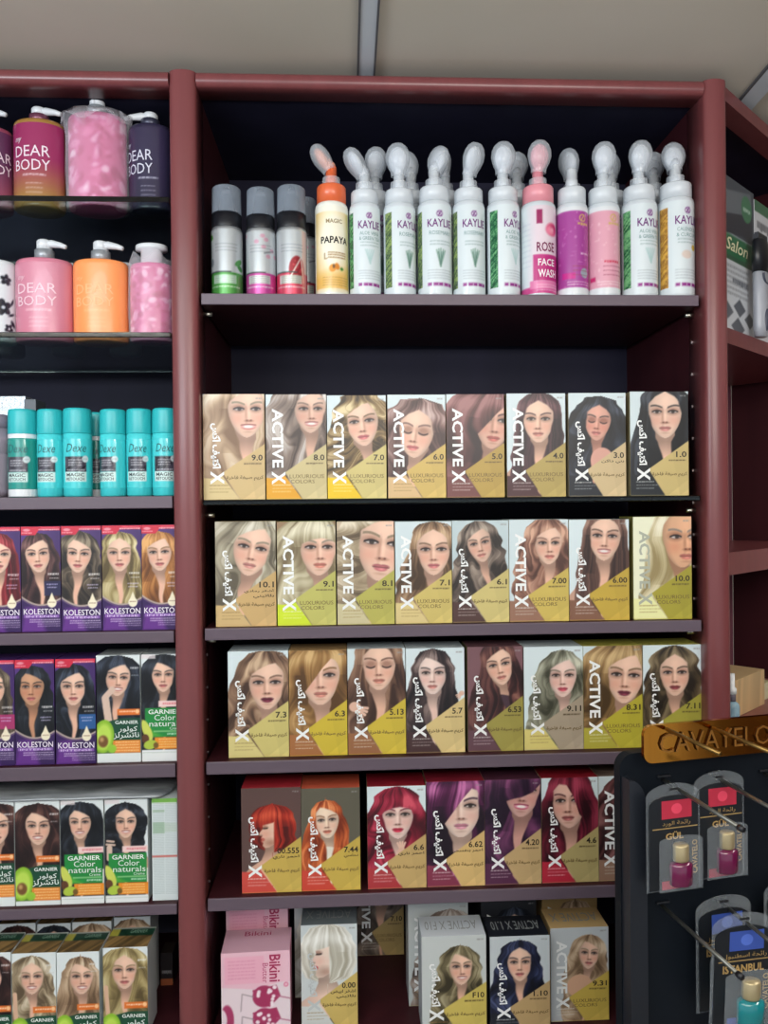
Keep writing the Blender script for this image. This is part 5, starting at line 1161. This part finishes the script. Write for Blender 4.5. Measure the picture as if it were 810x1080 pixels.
m = MB(); m.tube([(.0125 * math.cos(a), -.0094, hh * .6 + .014 * math.sin(a)) for a in np.linspace(math.pi, 2 * math.pi, 13)], .0016, 8); m.build('trim_loop', mat('clipper_dark', (70, 74, 90), .4), t)
# tan box and bottle lower down
F2 = .03
aL, _ = cpx(774.5, 740, F2); aR, zt = cpx(806, 706, F2)
def wood(nx, A):
    c = Canvas(nx, A, (196, 164, 120)); n = vnoise(c.X * 12 + .6 * np.sin(c.Y * 3), 5)[..., None]; c.rgb = c.rgb * (.88 + .2 * n)
    return c
cbox('tan_box', aL, aR, F2, .07, cz[2], zt, (196, 168, 126), 'tan wood grained box on the corner shelf above the gold sign', wood)
ab, _ = cpx(776.5, 745, .008); zb_, zt_ = cz[2] + .0005, cpx(776, 711, .008)[1]
p = C0 + cd * ab - cn * .014
t = thing('spray_bottle', 'small clear bottle with pale blue liquid beside the tan box', 'bottle', (p.x, p.y, zb_)); h = zt_ - zb_
m = MB(); m.lathe([(.0085, 0), (.0105, .002), (.0105, h * .38), (.009, h * .44), (.005, h * .48)], seg=24); m.build('body', film('blue_bottle', (150, 186, 206), .25, .1), t)
m = MB(); m.lathe([(.0055, h * .481), (.0055, h * .60), (.0048, h * .62)], seg=18); m.build('neck', mat('neck_grey', (110, 104, 116), .4), t)
m = MB(); m.lathe([(.0065, h * .621), (.0065, h * .72), (.004, h * .75), (.004, h)], seg=18); m.build('spray_head', M_WHITE, t)
cbox('pale_carton', aR + .004, aR + .06, F2 + .01, .06, cz[2], cpx(809, 724, F2)[1], (196, 190, 150), 'pale yellow carton right of the tan box at the picture edge', lambda nx, A: Canvas(nx, A, (196, 192, 160)))

# ------------------------------------------------------------------ the black display stand
PS = math.radians(11)
E1 = Vector((math.cos(PS), math.sin(PS), 0)); EN = Vector((math.sin(PS), -math.cos(PS), 0))
O0 = at(653.5, 793, -.26); O0.z = 0
def sp(px, py, c=0.):
    """(along, height) on the plane c in front of the panel"""
    p = hit(px, py, O0 + EN * c, EN); q = p - O0; return q.dot(E1), p.z
st = thing('display_stand', 'black display stand with hooks and a gold sign, in the lower right corner', 'stand', tuple(O0), PS)
# in the stand's own axes: x along, y away from the viewer
ztop = sp(690, 792.5)[1]
r = .016; m = MB(); L = .36
pr = [(0, 0.05)] + [(r - r * math.cos(a), ztop - r + r * math.sin(a)) for a in np.linspace(0, math.pi / 2, 9)] + [(L, ztop), (L, .05)]
m.prism(pr, 0, .012, 0, False, 'y'); m.build('back_panel', M_STAND, st)
m = MB(); m.box(-.02, L, -.10, .12, 0, .05, 0, .004); m.build('base', M_STAND, st)
x0, zt_ = sp(659, 823, .014); x1, _ = sp(681, 850, .014)
w_ = x1 - .0015
m = MB(); pr = [(.0015, .0505)] + [(.0015, zt_)] + [(.0015 + w_ * math.sin(a), zt_ - .03 + .03 * math.cos(a)) for a in np.linspace(0.15, math.pi / 2, 9)] + [(.0015 + w_, .0505)]
m.prism(pr, -.016, -.0002, 0, False, 'y'); m.build('side_strip', noisy('stand_strip', (26, 30, 38), (31, 35, 43), (6, 6, 6), .36), st)
# gold mirror sign
sa, sb = sp(679, 766, .022), sp(680.5, 806, .022); sc = sp(812, 754.5, .022)
zs0, zs1 = sb[1], sa[1]; SL = .17
def rrect(x0, x1, z0, z1, r, n=7):
    P_ = []
    for cx, cz_, a0 in ((x1 - r, z1 - r, 0), (x0 + r, z1 - r, 90), (x0 + r, z0 + r, 180), (x1 - r, z0 + r, 270)):
        P_ += [(cx + r * math.cos(math.radians(a0 + 90 * k / (n - 1))), cz_ + r * math.sin(math.radians(a0 + 90 * k / (n - 1)))) for k in range(n)]
    return P_
M_GOLD = noisy('gold_mirror', (206, 138, 52), (186, 118, 44), (30, 30, 3), .13, metal=1.)
sx0 = sa[0]
m = MB(); m.prism(rrect(sx0, sx0 + SL, zs0, zs1, .0105), -.022, -.017, 0, False, 'y')
sg = m.build('header_sign', M_GOLD, st); sg['label'] = 'gold mirror sign'
for xx in (sx0 + .02, sx0 + SL - .02):
    m = MB(); m.tube([(xx, -.0168, (zs0 + zs1) / 2 - .01), (xx, -.0002, (zs0 + zs1) / 2 - .01)], .004, 10); m.build('sign_spacer', M_BLACK, st)
v, f = glyphs('CAVAYELO', -.004)
lx0 = sp(696, 790, .024)[0]; lx1 = sp(813, 780, .024)[0]; hz = zs1 - zs0
m = MB(); n = len(v)
X_ = lx0 + v[:, 0] * (lx1 - lx0); Z_ = zs0 + hz * .25 + v[:, 1] * hz * .52
m.add([(X_[i], -.0245, Z_[i]) for i in range(n)], f)
from collections import Counter
ed = Counter(tuple(sorted((a[i], a[(i + 1) % len(a)]))) for a in f for i in range(len(a)))
b = len(m.v); m.v += [(X_[i], -.0222, Z_[i]) for i in range(n)]
for (i, j), k in ed.items():
    if k == 1: m.f.append([i, j, b + j, b + i]); m.mi.append(1); m.sm.append(False)
m.build('sign_lettering', [mat('gold_letter', (206, 142, 70), .42, 1.), mat('letter_edge', (60, 34, 16), .3, .6)], sg)
# hooks, and rods standing in for their reflections in the sign
M_HOOK = mat('hook_steel', (128, 128, 122), .32, .85)
HK = []
def hook(px, py, lng=.125, m_=M_HOOK, cap=True, c=.0, drop=.004):
    a, z = sp(px, py, c); m = MB()
    m.tube([(a, -c, z), (a, -c - lng, z - drop)], .0021, 10)
    o = m.build('hook', m_, st)
    if cap:
        m = MB(); m.tube([(a, -c - lng + .004, z - drop), (a, -c - lng - .002, z - drop)], .0031, 12); m.build('hook_cap', M_BLACK, o)
    if not cap: HK.append((a, z)); return o
    m = MB(); m.box(a - .008, a + .008, -.0035 - c, -.0003 - c, z + .003, z + .0055, 0, .0008); m.build('hook_bracket', M_BLACK, o)
    HK.append((a, z)); return o
hook(699, 822); hook(752, 818); hook(698, 955); hook(758, 950)
gh = mat('reflection_rod', (150, 118, 66), .3, .9)
hook(703, 769, .085, gh, False, .0247, .0); hook(752, 768, .085, gh, False, .0247, .0)  # added rods in place of the hooks' mirror images on the sign
hook(806, 816)

# hanging cards
M_BLIS = film('blister', (206, 216, 224), .94, .06, .25)
def card(xl, xr, yt, yb, c, kind, label, tilt=0.):
    a0, zt = sp((xl + xr) / 2, yt, c); _, zb = sp((xl + xr) / 2, yb, c); w = sp(xr, (yt + yb) / 2, c)[0] - sp(xl, (yt + yb) / 2, c)[0]; h = zt - zb
    wp = O0 + E1 * a0 + EN * c; t = thing('perfume_card', label, 'air freshener', (wp.x, wp.y, zb), PS, 'hanging perfume cards')
    t.rotation_euler = (0, tilt, PS)
    red = (188, 46, 70) if kind == 'rose' else (58, 84, 168); gold = (206, 172, 112)
    # clear shell with rounded top and hanging hole
    def outline(x, z0, z1, rt):
        return [(-x, z0), (x, z0), (x, z1 - rt)] + [(x * math.cos(q), z1 - rt + rt * math.sin(q)) for q in np.linspace(.15, math.pi - .15, 13)] + [(-x, z1 - rt)]
    m = MB(); m.prism(outline(w / 2, 0, h, .12 * h), .0, .0006, 0, False, 'y'); m.build('hanger_sheet', M_BLIS, t)
    m = MB(); m.box(-w * .07, w * .09, -.0004, -.0001, h * .935, h * .955); m.build('hanging_hole', mat('hole_dark', (20, 22, 26), .8), t)
    m = MB(); m.prism(outline(w * .455, .015 * h, .89 * h, .09 * h), -.0012, -.0003, 0, False, 'y'); m.build('backing_card', mat('card_black', (22, 26, 32), .42), t)
    fr = lambda u, v, y=-.0014: ((u - .5) * w, np.full(np.shape(u), y), h - v * h)
    def q(nm, u0, v0, u1, v1, mm, y=-.0014):
        pm = MB(); pm.add([((u0 - .5) * w, y, h - v1 * h), ((u1 - .5) * w, y, h - v1 * h), ((u1 - .5) * w, y, h - v0 * h), ((u0 - .5) * w, y, h - v0 * h)], [(0, 1, 2, 3)]); pm.build(nm, mm, t)
    mr_ = mat('card_colour', red, .4)
    q('top_panel', .27, .155, .83, .325, mr_); q('gold_line', .10, .408, .94, .418, mat('card_gold', gold, .3, .5)); q('foot_panel', .27, .905, .76, .985, mr_)
    e = [(.55 + .10 * math.cos(z), .235 + .05 * math.sin(z)) for z in np.linspace(0, 2 * math.pi, 19)[:-1]]
    pm = MB(); pm.add([((u - .5) * w, -.0015, h - v * h) for u, v in e], [tuple(range(18))])
    pm.build('emblem', mat('card_tint', tuple(min(255, int(x * 1.12 + 22)) for x in red), .4), t)
    if kind == 'rose': it = [('رائحة الورد', (.28, .345, .80, .395), gold), ('GÜL', (.34, .445, .67, .52), gold, 0, .03)]
    else: it = [('رائحة اسطنبول', (.16, .345, .88, .395), gold), ('ISTANBUL', (.17, .445, .84, .515), gold, 0, .03)]
    it.append(('CAVATELO', (.83, .545, .93, .86), gold, -90, .02))
    letters('lettering', it, lambda u, v: fr(u, v, -.0017), t, None, .3, .4)
    # little bottle
    liq = (104, 20, 68) if kind == 'rose' else (16, 128, 136)
    br = w * .205; x = 0.02 * w; zb0 = h * .098; zb1 = h * .315; y = -.0018 - br * .70
    m = MB(); m.lathe([(br * .92, zb0), (br, zb0 + .001), (br, zb1 - .004), (br * .9, zb1 - .0015), (br * .5, zb1)], x, y, 28, sy=.66); m.build('vial', mat('vial_' + kind, liq, .08, coat=1.), t)
    m = MB(); m.lathe([(br * .62, zb1 + .0002), (br * .66, zb1 + .002), (br * .66, h * .455), (br * .58, h * .47)], x, y, 24, sy=.75); m.build('vial_cap', mat('vial_cap', (190, 174, 136), .3, .5), t)
    m = MB(); m.prism(outline(w * .40, .05 * h, .56 * h, .05 * h), -.0135, -.0132, 0, False, 'y')
    m.build('blister_dome', M_BLIS, t)
    return t
card(681.5, 738, 826, 938.5, .030, 'rose', 'red topped rose perfume card on the left upper hook')
card(732, 784.5, 813, 925.5, .014, 'rose', 'red topped rose perfume card on the second upper hook, behind the left one')
card(734, 792, 944, 1064, .016, 'blue', 'blue topped perfume card mostly hidden behind the front blue one')
card(747, 812, 963, 1083, .045, 'blue', 'front blue topped istanbul perfume card with a turquoise vial', .05)
card(806, 866, 925, 1040, .020, 'rose', 'perfume card cut by the right picture edge')

# ------------------------------------------------------------------ light
def area(name, loc, size, sizey, power, rgb, rot=(0, 0, 0)):
    l = bpy.data.lights.new(name, 'AREA'); l.shape = 'RECTANGLE'; l.size = size; l.size_y = sizey; l.energy = power; l.color = rgb
    o = bpy.data.objects.new(name, l); COL.objects.link(o); o.location = loc; o.rotation_euler = rot; return o
area('ceiling_lamp', (-.35, -.85, CEIL - .06), 1.0, .25, 6, (.84, .92, 1.0))
area('added_uplight', (-.75, -1.5, CEIL - .32), .9, .25, 46, (.86, .93, 1.0), (math.radians(158), 0, math.radians(-10)))  # added upward light, cool, to brighten the ceiling
area('added_uplight', (.7, -1.7, CEIL - .32), .9, .25, 32, (1.0, .95, .88), (math.radians(158), 0, 0))  # second added upward light for the ceiling, warm
area('ceiling_lamp', (1.7, -.5, CEIL - .06),   .3, 1.0, 18, (1.0, .96, .9), (0, math.radians(-15), 0))  # fill light added to brighten the corner cabinet's front
area('ceiling_lamp', (.2, -2.0, CEIL - .06), 1.6, .5, 26, (1.0, .97, .93), (math.radians(12), 0, 0))
w = bpy.data.worlds.new('shop'); w.use_nodes = True; SC.world = w
w.node_tree.nodes['Background'].inputs[0].default_value = (.78, .86, .95, 1); w.node_tree.nodes['Background'].inputs[1].default_value = .95
SC.view_settings.view_transform = 'Standard'; SC.view_settings.look = 'None'; SC.view_settings.gamma = 1; SC.view_settings.use_curve_mapping = False
SC.view_settings.exposure = -.50
SC.cycles.transparent_max_bounces = 32; SC.cycles.max_bounces = 10
